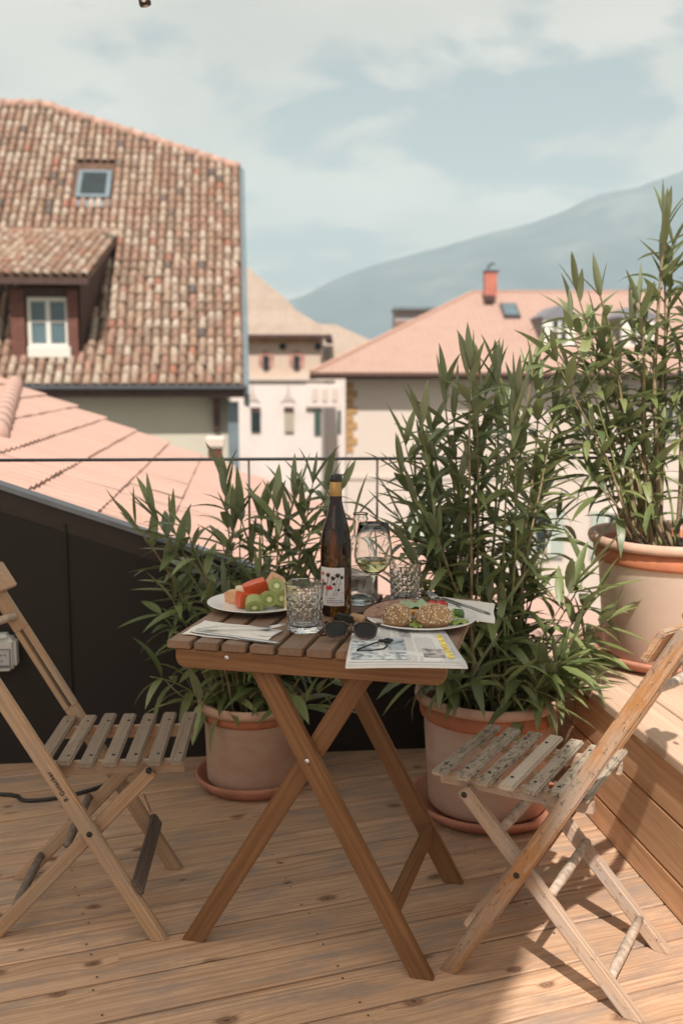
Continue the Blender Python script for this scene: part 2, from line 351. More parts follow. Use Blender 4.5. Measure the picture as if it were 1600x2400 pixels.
m_glassd = plain('dark_window_glass', (0.02, 0.03, 0.033), 0.35, 0.0, var=0.2, scale=2)
m_glassb = plain('sky_lit_window_glass', (0.10, 0.15, 0.17), 0.04, 0.0, var=0.2, scale=2)
m_frame = plain('white_window_frame', (0.68, 0.64, 0.58), 0.5, var=0.06)
m_shut = plain('green_shutter', (0.06, 0.10, 0.08), 0.6, var=0.2)
m_shutp = plain('pale_green_shutter', (0.42, 0.47, 0.42), 0.7, var=0.1)
m_ochre = plain('ochre_quoin', (0.42, 0.24, 0.10), 0.85, var=0.3, scale=3)
m_brick = plain('red_painted_chimney', (0.50, 0.17, 0.125), 0.8, var=0.2, scale=4)
m_clad = None
def cladding():
    x = NB('dark_brown_sheet_metal'); v = x.coord((1, 1, 1), rnd=False); n = x.noise(v, 1.6, 4, 0.6); n2 = x.noise(v, 260, 2, 0.6)
    x.base(x.ramp(n, [(0.3, (0.010, 0.0075, 0.006)), (0.7, (0.017, 0.012, 0.0095))])); x.rough(0.62); x.b.inputs['Metallic'].default_value = 0.15; x.bump(n2, 0.12, 0.0006); return x.m
m_clad = cladding()
m_cap = plain('zinc_coping', (0.20, 0.22, 0.245), 0.42, 0.5, var=0.15, scale=10)
m_rail = plain('black_steel_rod', (0.018, 0.018, 0.02), 0.45, 0.6)

# ------------------------------------------------------------------ far setting: ground, mountain, haze
def sheet(name, x0, x1, y0, y1, z, mat):
    return props(link(name, mk(name, [(x0, y0, z), (x1, y0, z), (x1, y1, z), (x0, y1, z)], [(0, 1, 2, 3)]), mat), kind='structure')
m_ground = plain('street_and_fields', (0.20, 0.19, 0.16), 0.9, var=0.4, scale=0.02)
sheet('ground', -2900, 3900, -900, 4300, -9.0, m_ground)
RID = [(-2600, 330), (-1600, 250), (-700, 120), (-380, 150), (-150, 214), (-60, 262), (0, 288), (188, 349), (375, 400), (560, 440), (747, 507), (869, 546), (991, 580), (1400, 670), (2200, 760), (3600, 640)]
def ridge(x):
    for (a, h), (b, g) in zip(RID[:-1], RID[1:]):
        if a <= x <= b: t = (x - a) / (b - a); return h + (g - h) * t
    return 300
def mountain():
    vs, fs = [], []; nx, ny = 150, 26
    for j in range(ny):
        for i in range(nx):
            x = -2500 + 6000 * i / (nx - 1); t = j / (ny - 1); y = 2050 + 1750 * t
            prof = math.sin(min(1, t / 0.543) * math.pi / 2) ** 1.25 if t < 0.543 else max(0, 1 - (t - 0.543) * 1.2)
            h = ridge(x) * prof + 42 * prof * (noise.fractal(Vector((x * .0022, y * .003, 0)), 1, 2, 5)) * (1 if t < .5 else 0.35)
            if abs(t - 0.543) < 0.06: h = min(h, ridge(x) + 5)
            vs.append((x, y, -9.5 + max(0, h + 9) * (1 if j > 0 else 0)))
    for j in range(ny - 1):
        for i in range(nx - 1): fs.append((j * nx + i, j * nx + i + 1, (j + 1) * nx + i + 1, (j + 1) * nx + i))
    x = NB('forested_mountain'); v = x.coord((1, 1, 1), rnd=False); n = x.noise(v, 0.006, 8, 0.65)
    x.base(x.ramp(n, [(0.35, (0.02, 0.04, 0.06)), (0.55, (0.05, 0.075, 0.09)), (0.68, (0.12, 0.14, 0.14))])); x.rough(0.95)
    props(link('mountain', mk('mountain', vs, fs), x.m, smooth=True), kind='structure')
mountain()
hz = bmesh.new(); add_box(hz, (500, 1700, 375), (6900, 5300, 770)); hm = bpy.data.materials.new('valley_air'); hm.use_nodes = True
ht = hm.node_tree; ht.nodes.remove(ht.nodes['Principled BSDF']); pv = ht.nodes.new('ShaderNodeVolumePrincipled')
pv.inputs['Color'].default_value = (0.70, 0.85, 0.92, 1); pv.inputs['Density'].default_value = 0.00031; pv.inputs['Anisotropy'].default_value = 0.0
ht.links.new(pv.outputs[0], ht.nodes['Material Output'].inputs['Volume'])
HAZE = True
if HAZE: props(link('haze', bm_me('haze', hz), hm), kind='stuff')

# ------------------------------------------------------------------ house with the big old roof (left)
def tile_me(name, ln, r0, r1, n=5):
    vs, fs = [], []
    for t, r, dz in ((0, r0, 0.018), (1, r1, 0.0)):
        for k in range(n + 1):
            a = math.pi * k / n; vs.append((r * math.cos(a), ln * t, r * math.sin(a) * 0.85 + dz))
    for k in range(n): fs.append((k, k + 1, n + 2 + k, n + 1 + k))
    b = len(vs)                                             # thickness lip at the lower end
    for k in range(n + 1):
        a = math.pi * k / n; vs.append(((r0 - .014) * math.cos(a), 0, (r0 - .014) * math.sin(a) * 0.85 + .018))
    for k in range(n): fs.append((k, b + k, b + k + 1, k + 1))
    return mk(name, vs, fs)
TH = rad(5.85)
def left_house():
    h = thing('tile_roofed_house', 'tall old house with steep mottled barrel-tile roof, shed dormer and skylight', 'house', (-2.189, 22.0, 1.078), TH)
    K = math.sqrt(0.5)
    def hip(x): return 5.72 + (7.72 - 5.72) * (0.05 - x) / 5.43 if x > -5.38 else 7.72 + 0.02 * (x + 5.38)
    # roof bed
    outl = [(0.05, 0), (0.05, 5.72), (-5.38, 7.72), (-11, 7.6), (-11, 0)]
    vs = [(x, y, y - .03) for x, y in outl] + [(x, y, y - .2) for x, y in outl]
    fs = [(0, 1, 2, 3, 4)] + [(i, i + 5, (i + 1) % 5 + 5, (i + 1) % 5) for i in range(5)]
    link('roof', mk('roof', vs, fs), m_under, h)
    vs = [(0.05, 5.72, 5.6), (0.05, 11.4, 0), (-5.38, 7.8, 7.6), (-11, 7.7, 7.5), (-11, 15, 0)]
    link('roof', mk('roof_rear', vs, [(0, 1, 2), (2, 1, 4, 3)]), m_under, h)
    cells = []
    pit, exp = 0.203, 0.295
    nrow = int(7.8 / K / exp) + 1
    for j in range(nrow):
        for i in range(0, 55):
            x = -0.08 - i * pit; d = j * exp; y = d * K
            if y > hip(x) - .12 : continue
            if -5.0 < x < -3.5 and 0.5 < y < 2.4: continue
            if -3.5 <= x < -3.5 + (y - .55) * .17 and .55 < y < 3.4: continue
            if -4.35 < x < -3.2 and 4.5 < y < 5.75 and (-4.08 - (5.6 - y) * .0 - .08 < x < -3.28): continue
            if y > 3.2 and y < 3.75 and -5.9 < x < -3.0 and y < 3.45: continue
            cells.append((x, y))
    me = tile_me('roof_tile', 0.40, 0.088, 0.070); me.materials.append(m_tile); me.shade_smooth()
    rot = (rad(45), 0, 0)
    vis = [c for c in cells if c[0] > -5.45]; hid = [c for c in cells if c[0] <= -5.45]
    for x, y in vis[:300]:
        o = bpy.data.objects.new('roof_tile', me); COL.objects.link(o); o.parent = h
        o.location = (x + R.uniform(-.012, .012) + .02 * math.sin(y * 2.1), y + R.uniform(-.022, .022) + .02 * math.sin(x * 1.7), y + .005 + R.uniform(0, .016)); o.rotation_euler = (rad(45) + R.uniform(-.03, .03), 0, R.uniform(-.06, .06))
    vv, ff = [], []
    for x, y in vis[300:] + hid:
        M = Matrix.Translation((x + R.uniform(-.007, .007), y + R.uniform(-.012, .012), y + .005 + R.uniform(0, .014))) @ Matrix.Rotation(R.uniform(-.035, .035), 4, 'Z') @ Matrix.Rotation(rad(45) + R.uniform(-.02, .02), 4, 'X')
        b = len(vv); vv += [M @ v.co for v in me.vertices]; ff += [tuple(b + k for k in p.vertices) for p in me.polygons]
    props(link('roof_tiles', mk('roof_tiles', vv, ff), m_tiles, h, smooth=True), kind='stuff')
    # ridge caps of newer red tile
    red = plain('red_ridge_tile', (0.45, 0.275, 0.215), 0.8, var=0.25, scale=4)
    n = 15
    for i in range(n):
        a = Vector((0.02 - 5.4 * i / n, hip(0.02 - 5.4 * i / n), 0)); b = Vector((0.02 - 5.4 * (i + 1.12) / n, hip(0.02 - 5.4 * (i + 1.12) / n), 0)); a.z = a.y + .02; b.z = b.y + .02
        tube('ridge_tile', [a, b], lambda t: 0.13 - .02 * t, red, h, 10)
    for i in range(9):
        tube('ridge_tile', [(-5.4 - i * .5, 7.72, 7.75), (-5.95 - i * .5, 7.70, 7.72)], lambda t: 0.13 - .02 * t, red, h, 10)
    # verge flashing, gutter, fascia, wall
    bm = bmesh.new(); vq = [(0.05, -.12, -.10), (0.05, 5.75, 5.78), (0.17, 5.75, 5.72), (0.17, -.12, -.16)]
    vs = vq + [(x, y + .25, z - .32) for x, y, z in vq]
    bm.free(); link('verge_flashing', mk('verge_flashing', vs, [(0, 1, 2, 3), (4, 7, 6, 5), (0, 4, 5, 1), (1, 5, 6, 2), (2, 6, 7, 3), (3, 7, 4, 0)]), m_gutter, h)
    bar('gutter', (-11, -.10, -.02), (0.12, -.10, -.02), .13, .10, m_gutd, h, bevel=.02)
    bar('fascia', (-11, .02, -.16), (0.10, .02, -.16), .10, .17, m_eave, h, bevel=.005)
    box('soffit', (-5.5, .33, -.215), (11, .5, .03), m_eave, h)
    box('wall', (-5.7, 4.6, -5.1), (10.8, 8.0, 9.9), m_cream, h)
    box('corner_pilaster', (-.19, .52, -5.2), (.24, .24, 9.7), m_gutter, h)
    vs = [(-.3, 8.6, -.2), (-.3, .6, -.2), (-.3, .75, .6), (-.3, 5.7, 5.45)]
    link('gable_wall', mk('gable_wall', vs, [(0, 1, 2, 3)]), m_cream, h)
    # bracket under the eave
    prism('bracket', [(0, 0), (.42, 0), (.40, -.12), (.2, -.3), (.12, -.75), (0, -.8)], -.07, .07, m_eave, h, loc=(-.56, .60, -.24), rot=(rad(90), 0, rad(-90)))
    box('bracket', (-.56, .30, -.22), (.34, .55, .10), m_eave, h)
    # skylight
    sk = box('skylight', (-3.70, 5.04, 5.12), (.86, 1.16, .10), m_gutter, h, bevel=.01, rot=rot)
    g = box('skylight_pane', (0, 0, .055), (.62, .90, .02), m_glassd, sk)
    box('skylight_apron', (-3.72, 4.50, 4.54), (.95, .26, .05), m_gutter, h, rot=rot)
    # shed dormer
    D = box('dormer', (-4.28, .93, 1.35), (1.46, .5, 1.62), m_redwood, h)
    def dl(x, y, z): return (x + 4.28, y - .93, z - 1.35)
    vs = [dl(-3.52, .66, .62), dl(-3.52, .66, 2.30), dl(-3.05, 3.5, 3.42), dl(-3.42, 2.2, 2.2)]
    link('dormer_cheek', mk('dormer_cheek', [dl(-3.53, .66, .6), dl(-3.5, .70, 2.28), dl(-3.0, 3.62, 3.58)], [(0, 1, 2)]), m_eave, D)
    vs = [dl(-5.6, .05, 2.30), dl(-3.22, .05, 2.30), dl(-2.93, 3.70, 3.68), dl(-6.0, 3.85, 3.85)]
    vs += [(x, y, z - .10) for x, y, z in vs]
    link('dormer_roof', mk('dormer_roof', vs, [(0, 1, 2, 3), (0, 4, 5, 1), (1, 5, 6, 2), (4, 7, 6, 5)]), m_under, D)
    vv, ff = [], []; sl = math.atan2(1.38, 3.65)
    for j in range(14):
        for i in range(14):
            d = j * .285; y = .0 + d * math.cos(sl); z = 2.33 + d * math.sin(sl); x = -3.30 + .27 * (y - .4) / 3.3 - i * .203
            if y > 3.65 or x < -6.2: continue
            M = Matrix.Translation(dl(x + R.uniform(-.01, .01), y, z + R.uniform(0, .012))) @ Matrix.Rotation(-.08 + R.uniform(-.03, .03), 4, 'Z') @ Matrix.Rotation(sl, 4, 'X')
            b = len(vv); vv += [M @ v.co for v in me.vertices]; ff += [tuple(b + k for k in p.vertices) for p in me.polygons]
    props(link('dormer_tiles', mk('dormer_tiles', vv, ff), m_tiles, D, smooth=True), kind='stuff')
    box('dormer_eave_board', dl(-4.4, .07, 2.22), (2.36, .06, .13), m_eave, D)
    box('post', dl(-4.83, .60, 1.33), (.30, .10, 1.50), m_redwood, D)
    box('post', dl(-3.66, .60, 1.33), (.22, .10, 1.50), m_redwood, D)
    box('lintel', dl(-4.24, .62, 2.03), (.9, .08, .18), m_eave, D)
    wdw = box('window', dl(-4.19, .67, 1.38), (.86, .05, 1.08), m_glassb, D)
    for x in (-.40, 0, .40): box('window_frame', (x, -.035, 0), (.075 if x else .10, .05, 1.08), m_frame, wdw)
    for z in (-.50, .50, .02): box('window_frame', (0, -.03, z), (.84, .045, .09 if z != .02 else .04), m_frame, wdw)
    box('window_sill', dl(-4.17, .58, .74), (.92, .20, .24), m_frame, D, bevel=.01)
left_house()

# ------------------------------------------------------------------ tower house (middle)
def hip_roof(name, pts, faces, mat, parent): return link(name, mk(name, pts, faces), mat, parent)
def wnd(parent, x, y, z, w, hgt, glass, frame=None, mull=True, name='window', depth=.10):
    o = box(name, (x, y, z), (w, depth, hgt), glass, parent)
    if frame:
        for s in (-1, 1):
            box('window_frame', (s * w / 2, -.02, 0), (w * .12, depth + .03, hgt), frame, o)
            box('window_frame', (0, -.02, s * hgt / 2), (w * 1.1, depth + .03, w * .12), frame, o)
        if mull: box('window_frame', (0, -.03, 0), (w * .09, depth, hgt), frame, o)
    return o
def tower():
    t = thing('painted_tower_house', 'pale old tower house with faded frescoes and a steep hipped roof', 'house', (-2.4, 45, -9))
    Z = 9
    box('wall', (-.35 - 2.6, 4.2, Z - 3.9), (8.9, 8, 10.15), m_white, t)        # lower body, right edge at x=0.1 world
    box('wall', (-2.1, 4.3, Z + 2.1), (7.1, 7.6, 2.2), m_fresco, t)              # upper storey
    box('cornice', (-.9, .16, Z + 1.16), (6.8, .22, .13), m_warm, t)
    e = .55; x0, x1 = -7.6, 1.95; ye, zb = -.05, Z + 3.12
    pr = [(1.95, 3.12), (1.35, 3.62), (.35, 4.25), (-.2, 4.85), (-1.7, 6.1), (-3.3, 7.5)]
    vs, fs = [], []
    for k, (x, z) in enumerate(pr):
        d = (1.95 - x); vs += [(x, ye + d * .85, Z + z), (-8.3 + d * .55, ye + d * .85, Z + z)]
    for k in range(len(pr) - 1): fs.append((2 * k, 2 * k + 1, 2 * k + 3, 2 * k + 2))
    b = len(vs)
    for k, (x, z) in enumerate(pr): vs.append((x, 8.6 - (1.95 - x) * .55, Z + z))
    for k in range(len(pr) - 1): fs.append((2 * k, 2 * k + 2, b + k + 1, b + k))
    link('roof', mk('roof', vs, fs), m_roofT, t)
    box('eave', (-3.1, .18, Z + 3.04), (10.1, .5, .14), m_eave, t)
    box('eave', (1.78, 4.3, Z + 3.04), (.34, 7.9, .14), m_eave, t)
    for x in (-1.0, .38):
        o = box('arrow_window', (x, .48, Z + 1.88), (.26, .14, .62), m_glassd, t)
        prism('painted_surround', [(-.32, -.2), (-.36, .25), (0, .5), (.36, .25), (.32, -.2), (.15, -.35), (-.15, -.35)], 0, .03, plain('rose_fresco', (.42, .22, .18), .9, var=.4, scale=3), t, loc=(x, .49, Z + 1.95), rot=(rad(90), 0, 0))
    for x in (-.25, 1.35): lathe('round_vent', [(0, -.06), (.16, -.06), (.16, .06), (0, .06)], m_glassd, t, (x, .5, Z + 2.6), n=14, rot=(rad(90), 0, 0))
    box('painted_frieze', (-2.2, .47, Z + 2.86), (7.0, .06, .22), plain('ochre_frieze', (.45, .27, .15), .9, var=.35, scale=2), t)
    for x, gl, hg in ((-1.47, m_glassd, 1.05), (.03, plain('beige_blind', (.42, .36, .29), .8), 1.1)):
        o = wnd(t, x, .13, Z - .66, .42, hg, gl, None)
        box('window_head', (0, -.04, hg * .40), (.44, .06, .24), m_eave, o)
    for x, wd_ in ((1.32, .30), (2.30, .16)):
        o = box('shutter', (x, .17, Z - .80), (wd_, .10, 1.10), m_shut, t)
        for k in range(7): box('louvre', (0, -.055, -.45 + k * .15), (wd_ * .86, .03, .05), m_shut, o)
    box('bay', (1.62, .15, Z + .45), (1.6, .18, .95), m_white, t, bevel=.02)
    box('string_course', (1.62, .10, Z - .06), (1.65, .2, .10), m_warm, t)
    for x in (1.2, 1.65, 2.1): box('blind_arch', (x, .035, Z + .45), (.26, .05, .62), m_warm, t, bevel=.02)
    # painted festoons
    for x in (-1.6, 0.0): prism('painted_festoon', [(-.35, 0), (-.1, .35), (0, .9), (.1, .35), (.35, 0), (.1, .08), (-.1, .08)], 0, .02, plain('pale_fresco', (.56, .47, .43), .9, var=.2, scale=3), t, loc=(x, .18, Z + .1), rot=(rad(90), 0, 0))
tower()
def rear_house():
    t = thing('house_behind', 'low house with pale hipped roof just behind the salmon-roofed house', 'house', (0.6, 52, -9))
    box('wall', (-1.0, 4, 5.4), (8, 7, 11.2), m_white, t)
    vs = [(-5.3, 0, 10.9), (3.6, 0, 10.9), (3.6, 8, 10.9), (-5.3, 8, 10.9), (-2.0, 4, 13.15), (-.9, 4, 13.1)]
    link('roof', mk('roof', vs, [(0, 1, 5, 4), (1, 2, 5), (2, 3, 4, 5), (3, 0, 4)]), m_roofT, t)
rear_house()
def right_house():
    h = thing('salmon_roofed_house', 'long house with broad salmon tiled hip roof, dormers and a red chimney', 'house', (-.917, 30, 1.398))
    # local = world - origin; roof front plane rises 2.85 over 6
    k = .474
    vs = [(0, 0, 0), (22, 0, 0), (16.5, 6, 6 * k), (5.56, 6, 6 * k), (0, 12, 0), (22, 12, 0)]
    fs = [(0, 1, 2, 3), (0, 3, 4), (3, 2, 5, 4), (1, 5, 2)]
    link('roof', mk('roof', vs, fs), m_roofR, h)
    # thickness / eave
    bar('eave', (-.02, .06, -.10), (22, .06, -.10), .14, .17, m_eave, h)
    bar('gutter', (0, -.06, -.07), (22, -.06, -.07), .10, .09, plain('copper_brown_gutter', (.16, .085, .07), .5, .3), h, bevel=.02)
    box('soffit', (11, .4, -.16), (22, .7, .04), m_eave, h)
    box('eave', (.02, 6, -.12), (.12, 11.9, .16), m_eave, h)
    box('soffit', (.5, 6, -.17), (.9, 11.6, .03), m_eave, h)
    box('wall', (11.53, 6.0, -5.3), (20.9, 10.6, 10.2), m_warm, h)
    for i in range(9):
        wq = .34 if i % 2 else .22
        box('quoin', (1.08 + wq / 2 - .02, .69, -.42 - i * .24), (wq, .05, .21), m_ochre, h, bevel=.01)
    # ridge and hip caps
    for a, b in (((5.56, 6, 6 * k), (16.5, 6, 6 * k)), ((0, 0, .02), (5.56, 6, 6 * k))):
        bar('ridge_cap', a, b, .16, .10, plain('ridge_clay', (.52, .32, .25), .8), h, bevel=.03)
    c = box('chimney', (6.03, 5.05, 3.02), (.42, .42, .86), m_brick, h, bevel=.02)
    box('chimney_cap', (.02, 0, .44), (.50, .50, .05), m_gutd, c)
    tube('chimney_cowl', [(-.08, 0, .46), (-.08, 0, .58), (-.02, 0, .66), (.12, -.02, .72)], .045, m_gutd, c, 8)
    box('chimney_flashing', (-.06, -.18, -.48), (.32, .26, .18), m_eave, c)
    ang = math.atan(k)
    s = box('skylight', (6.60, 4.25, 4.25 * k + .06), (.56, 1.15, .12), m_gutd, h, rot=(ang, 0, 0))
    box('skylight_pane', (0, 0, .065), (.44, .98, .02), m_glassb, s)
    for x, two in ((7.74, 1), (10.2, 1), (12.9, 1)):
        d = box('dormer', (x, 2.9, 1.25), (1.04, 2.4, 1.02), plain('white_dormer_front', (.70, .67, .63), .6, var=.05), h)
        vs = [(-.56, -1.26, .50), (0, -1.26, .86), (.60, -1.26, .50), (-.56, 1.6, .52), (0, 2.6, .88), (.60, 1.6, .52), (-.56, -1.26, .42), (.60, -1.26, .42)]
        link('dormer_roof', mk('dormer_roof', vs, [(0, 1, 4, 3), (1, 2, 5, 4), (0, 6, 7, 2, 1)]), plain('slate_grey_metal', (.20, .20, .23), .5, var=.1), d)
        box('dormer_cheek', (.53, .02, 0), (.03, 2.42, 1.0), m_gutd, d); box('dormer_cheek', (-.53, .02, 0), (.03, 2.42, 1.0), m_gutd, d)
        for sx in (-.13, .13):
            w_ = box('window', (sx, -1.22, .02), (.15, .04, .66), m_glassd, d)
            box('window_frame', (0, -.03, .05), (.15, .03, .05), m_frame, w_)
    for x, z in ((6.9, -5.0), (9.6, -5.0), (12.3, -5.0), (3.9, -5.0), (15, -5.0)):
        o = wnd(h, x, .66, z, .9, 1.4, m_glassd, m_frame)
        for s_ in (-1, 1):
            q = box('shutter', (s_ * .70, -.03, 0), (.46, .06, 1.44), m_shutp, o)
    for x, z in ((5.6, -1.35), (8.3, -1.5), (11.1, -1.5)):
        o = wnd(h, x, .66, z, .62, .95, m_glassd, m_frame)
    box('wall_band', (11.5, .68, -3.2), (20.8, .05, .14), m_warm, h)
right_house()
def lift_house():
    t = thing('rooftop_lift_house', 'small grey flat-topped rooftop box left of the red chimney', 'roof box', (2.2, 42, -.26))
    box('wall', (.82, 1, 2.2), (1.62, 2, 4.1), plain('grey_render', (.34, .33, .33), .8), t)
    box('roof', (.85, .9, 4.31), (1.8, 2.3, .12), m_gutter, t)
    box('base_band', (.82, -.02, 3.7), (1.6, .04, .2), plain('brown_band', (.25, .14, .11), .8), t)
lift_house()

# ------------------------------------------------------------------ neighbouring low roof just behind the parapet
WD = Vector((.9948, .1018, 0)); WN = Vector((-.1018, .9948, 0)); WA = math.atan2(.1018, .9948)
def near_roof():
    O = (-1.118, 3.243, .885); SL = .356; an = math.atan(SL)
    h = thing('low_neighbouring_house', 'low house behind the dark parapet with fresh pink clay tiles', 'house', O, WA)
    yf = lambda x: 4.72 - .53 * (x + .75)
    vs = [(-2.4, .06, .87 * 1), (3.2, .06, 0), (3.2, 2.75, 0), (-1.0, 4.9, 0), (-2.4, 4.9, 0)]
    vs = [(x, y, -SL * x - .035) for x, y, z in vs]; b = [(x, y, -9.8) for x, y, z in vs]
    link('wall', mk('wall', vs + b, [(0, 1, 2, 3, 4)] + [(i, i + 5, (i + 1) % 5 + 5, (i + 1) % 5) for i in range(5)]), m_cream, h)
    # pan tile: two waves across (local y), lower lip at +x
    ny = 13; W_, E_ = .205, .262; vs, fs = [], []
    def zz(y): 
        q = (y / W_ * 2) % 1.0
        return .010 * max(0, math.cos((q - .5) * math.pi * 1.6)) ** .8 if True else 0
    for t in (0, 1):
        for k in range(ny): y = W_ * k / (ny - 1); vs.append((E_ * 1.13 * t - E_ * .13, y, zz(y) + .013 * t))
    for k in range(ny - 1): fs.append((k, ny + k, ny + k + 1, k + 1))
    for k in range(ny): y = W_ * k / (ny - 1); vs.append((E_, y, zz(y) + .002))
    for k in range(ny - 1): fs.append((ny + k, 2 * ny + k, 2 * ny + k + 1, ny + k + 1))
    me = mk('roof_tile', vs, fs); me.materials.append(m_ntile)
    xs = -1.70; cnt = 0; rest = []
    for i in range(19):
        x = xs + i * .244 + .0
        if x > 3.0: break
        yend = min(yf(x + .2), 4.95); j = 0
        while .04 + j * W_ < yend:
            rest.append((x, .04 + j * W_)); j += 1
    rest.sort(key=lambda c: (abs(c[0] - .3) > 1.6, c[1]))
    far = []
    for q, (x, y) in enumerate(rest):
        if q < 300:
            o = bpy.data.objects.new('roof_tile', me); COL.objects.link(o); o.parent = h
            o.location = (x, y + R.uniform(-.003, .003), -SL * x + R.uniform(0, .006)); o.rotation_euler = (0, an + R.uniform(-.012, .012), R.uniform(-.008, .008))
        else: far.append((x, y))
    vv, ff = [], []
    for x, y in far:
        M = Matrix.Translation((x, y, -SL * x)) @ Matrix.Rotation(an, 4, 'Y')
        b = len(vv); vv += [M @ v.co for v in me.vertices]; ff += [tuple(b + k for k in p.vertices) for p in me.polygons]
    if vv: props(link('roof_tiles', mk('roof_tiles', vv, ff), m_ntile, h), kind='stuff')
    A, B = Vector((-.36, 1.5, 0)), Vector((-1.0, 4.95, 0)); n = 11
    for i in range(n):
        a = A.lerp(B, i / n); b = A.lerp(B, (i + 1.15) / n); a.z = -SL * a.x + .01; b.z = -SL * b.x + .015
        tube('hip_tile', [a, b], lambda t: .062 - .010 * t, m_ntile, h, 12)
near_roof()
ch = thing('brown_chimney_stack', 'small brown chimney with a pale cap rising behind the pink tiled roof', 'chimney', (-1.0, 7.9, -.07), WA)
box('shaft', (0, 0, .25), (.11, .2, 1.1), m_redwood, ch); box('cap', (0, 0, .86), (.15, .24, .08), m_warm, ch, bevel=.01)

# ------------------------------------------------------------------ terrace: deck, parapet, rail, raised platform
def clip(bm, co, no):
    bmesh.ops.bisect_plane(bm, geom=list(bm.verts) + list(bm.edges) + list(bm.faces), plane_co=co, plane_no=no, clear_outer=True)
    es = [e for e in bm.edges if e.is_boundary]
    if es: bmesh.ops.holes_fill(bm, edges=es)
W0 = Vector((-1.118, 3.243, 0))
B0 = Vector((.736, 2.829, 0)); BDv = Vector((math.cos(rad(-82.12)), math.sin(rad(-82.12)), 0)); BN = Vector((-BDv.y, BDv.x, 0))  # BN points to +x side
if BN.x < 0: BN = -BN
deck = props(link('deck', mk('deck', [(-6, -3, -.12), (6, -3, -.12), (6, 3.1, -.12), (-6, 3.1, -.12)], [(0, 1, 2, 3)]), plain('dark_joists', (.06, .04, .03), .9)), kind='structure')
DA = rad(19.6); dd = Vector((math.cos(DA), math.sin(DA), 0)); dn = Vector((-dd.y, dd.x, 0)); PW = .1385
sc_v, sc_f = [], []
for i in range(46):
    t = 1.93 + (i - 27) * PW
    jr = random.Random(i * 13 + 1)
    cuts = [-4.2, jr.uniform(-1.2, -.6) if i in (23, 31, 34) else (-1.6 + jr.uniform(0, .3)), 4.8] if i < 33 else [-4.2, 4.8]
    if i == 34: cuts = [-4.2, .42, 4.8]
    for a, b in zip(cuts[:-1], cuts[1:]):
        bm = bmesh.new(); L_ = b - a - .003; add_box(bm, (0, 0, -.0135), (L_, PW - .0068, .027), None, .0025, 1)
        c = dd * ((a + b) / 2) + dn * (t + PW / 2); M = Matrix.Translation(c) @ Matrix.Rotation(DA, 4, 'Z'); Mi = M.inverted()
        for co, no in ((W0 + WN * .0, WN), (B0 + BN * .02, BN)):
            lc = Mi @ co; ln = Mi.to_3x3() @ no
            clip(bm, lc, ln)
        if len(bm.faces) < 4: bm.free(); continue
        o = link('plank', bm_me('plank', bm), m_deck, deck); o.location = c + Vector((0, 0, R.uniform(-.0012, .0))); o.rotation_euler = (R.uniform(-.004, .004), 0, DA)
    for s in [x * .52 + .17 for x in range(-7, 8)]:
        for q in (.022, PW - .024):
            p = dd * (s + jr.uniform(-.01, .01)) + dn * (t + q)
            if (p - W0).dot(WN) > -.02 or (p - B0).dot(BN) > -.02: continue
            b_ = len(sc_v); sc_v += [(p.x + .0030 * math.cos(k), p.y + .0030 * math.sin(k), .0012) for k in (0, 1.05, 2.09, 3.14, 4.19, 5.24)]; sc_f.append(tuple(range(b_, b_ + 6)))
props(link('screw_heads', mk('screw_heads', sc_v, sc_f), plain('dull_deck_screw', (.09, .07, .055), .5, .5), deck), kind='stuff')

def parapet():
    h = thing('parapet_wall', 'dark brown metal-clad parapet wall sloping down behind the left chair', 'parapet wall', tuple(W0), WA)
    z = lambda x: .951 - .356 * x
    segs = [-2.6, -1.25, -.53, .0, .36 - .125, 1.05, 1.6, 2.05]
    segs = [-2.2, -1.0, .205, 1.41, 2.05]
    for a, b in zip(segs[:-1], segs[1:]):
        a2, b2 = a + .003, b - .003
        vs = [(a2, 0, -.02), (b2, 0, -.02), (b2, 0, max(z(b2), .05) - .02), (a2, 0, max(z(a2), .05) - .02)]
        vs += [(x, .055, q) for x, y, q in vs]
        link('cladding_panel', mk('cladding_panel', vs, [(0, 1, 2, 3), (5, 4, 7, 6), (3, 2, 6, 7), (0, 4, 5, 1), (1, 5, 6, 2), (0, 3, 7, 4)]), m_clad, h)
        box('standing_seam', (b, -.004, (z(b) - .05) / 2), (.006, .012, z(b) - .06), m_clad, h)
    a = Vector((-2.2, .025, z(-2.2))); b = Vector((2.05, .025, z(2.05)))
    bar('coping', a, b, .085, .016, m_cap, h, bevel=.002)
    a2 = a + Vector((0, -.022, -.045)); b2 = b + Vector((0, -.022, -.045))
    bar('coping_edge', a2, b2, .012, .072, plain('brown_coping_edge', (.035, .024, .021), .55, .2), h, bevel=.002)
parapet()
def railing():
    r = thing('railing', 'thin black steel guard rail with a single round rod above the parapet', 'railing', tuple(W0), WA)
    tube('rail', [(-2.4, .08, 1.0385), (1.13, .08, 1.0245), (3.6, .08, 1.012)], .0055, m_rail, r, 8)
    m_post = plain('brown_black_post', (.06, .045, .04), .5, .3)
    for x in (-1.55, .813, 1.257, 2.6, 3.3):
        zt = 1.033 - .0065 * (x + .6); zb = max(.951 - .356 * x - .02, 0.0)
        tube('post', [(x, .08, zb), (x, .08, zt)], .0042, m_post, r, 8)
railing()
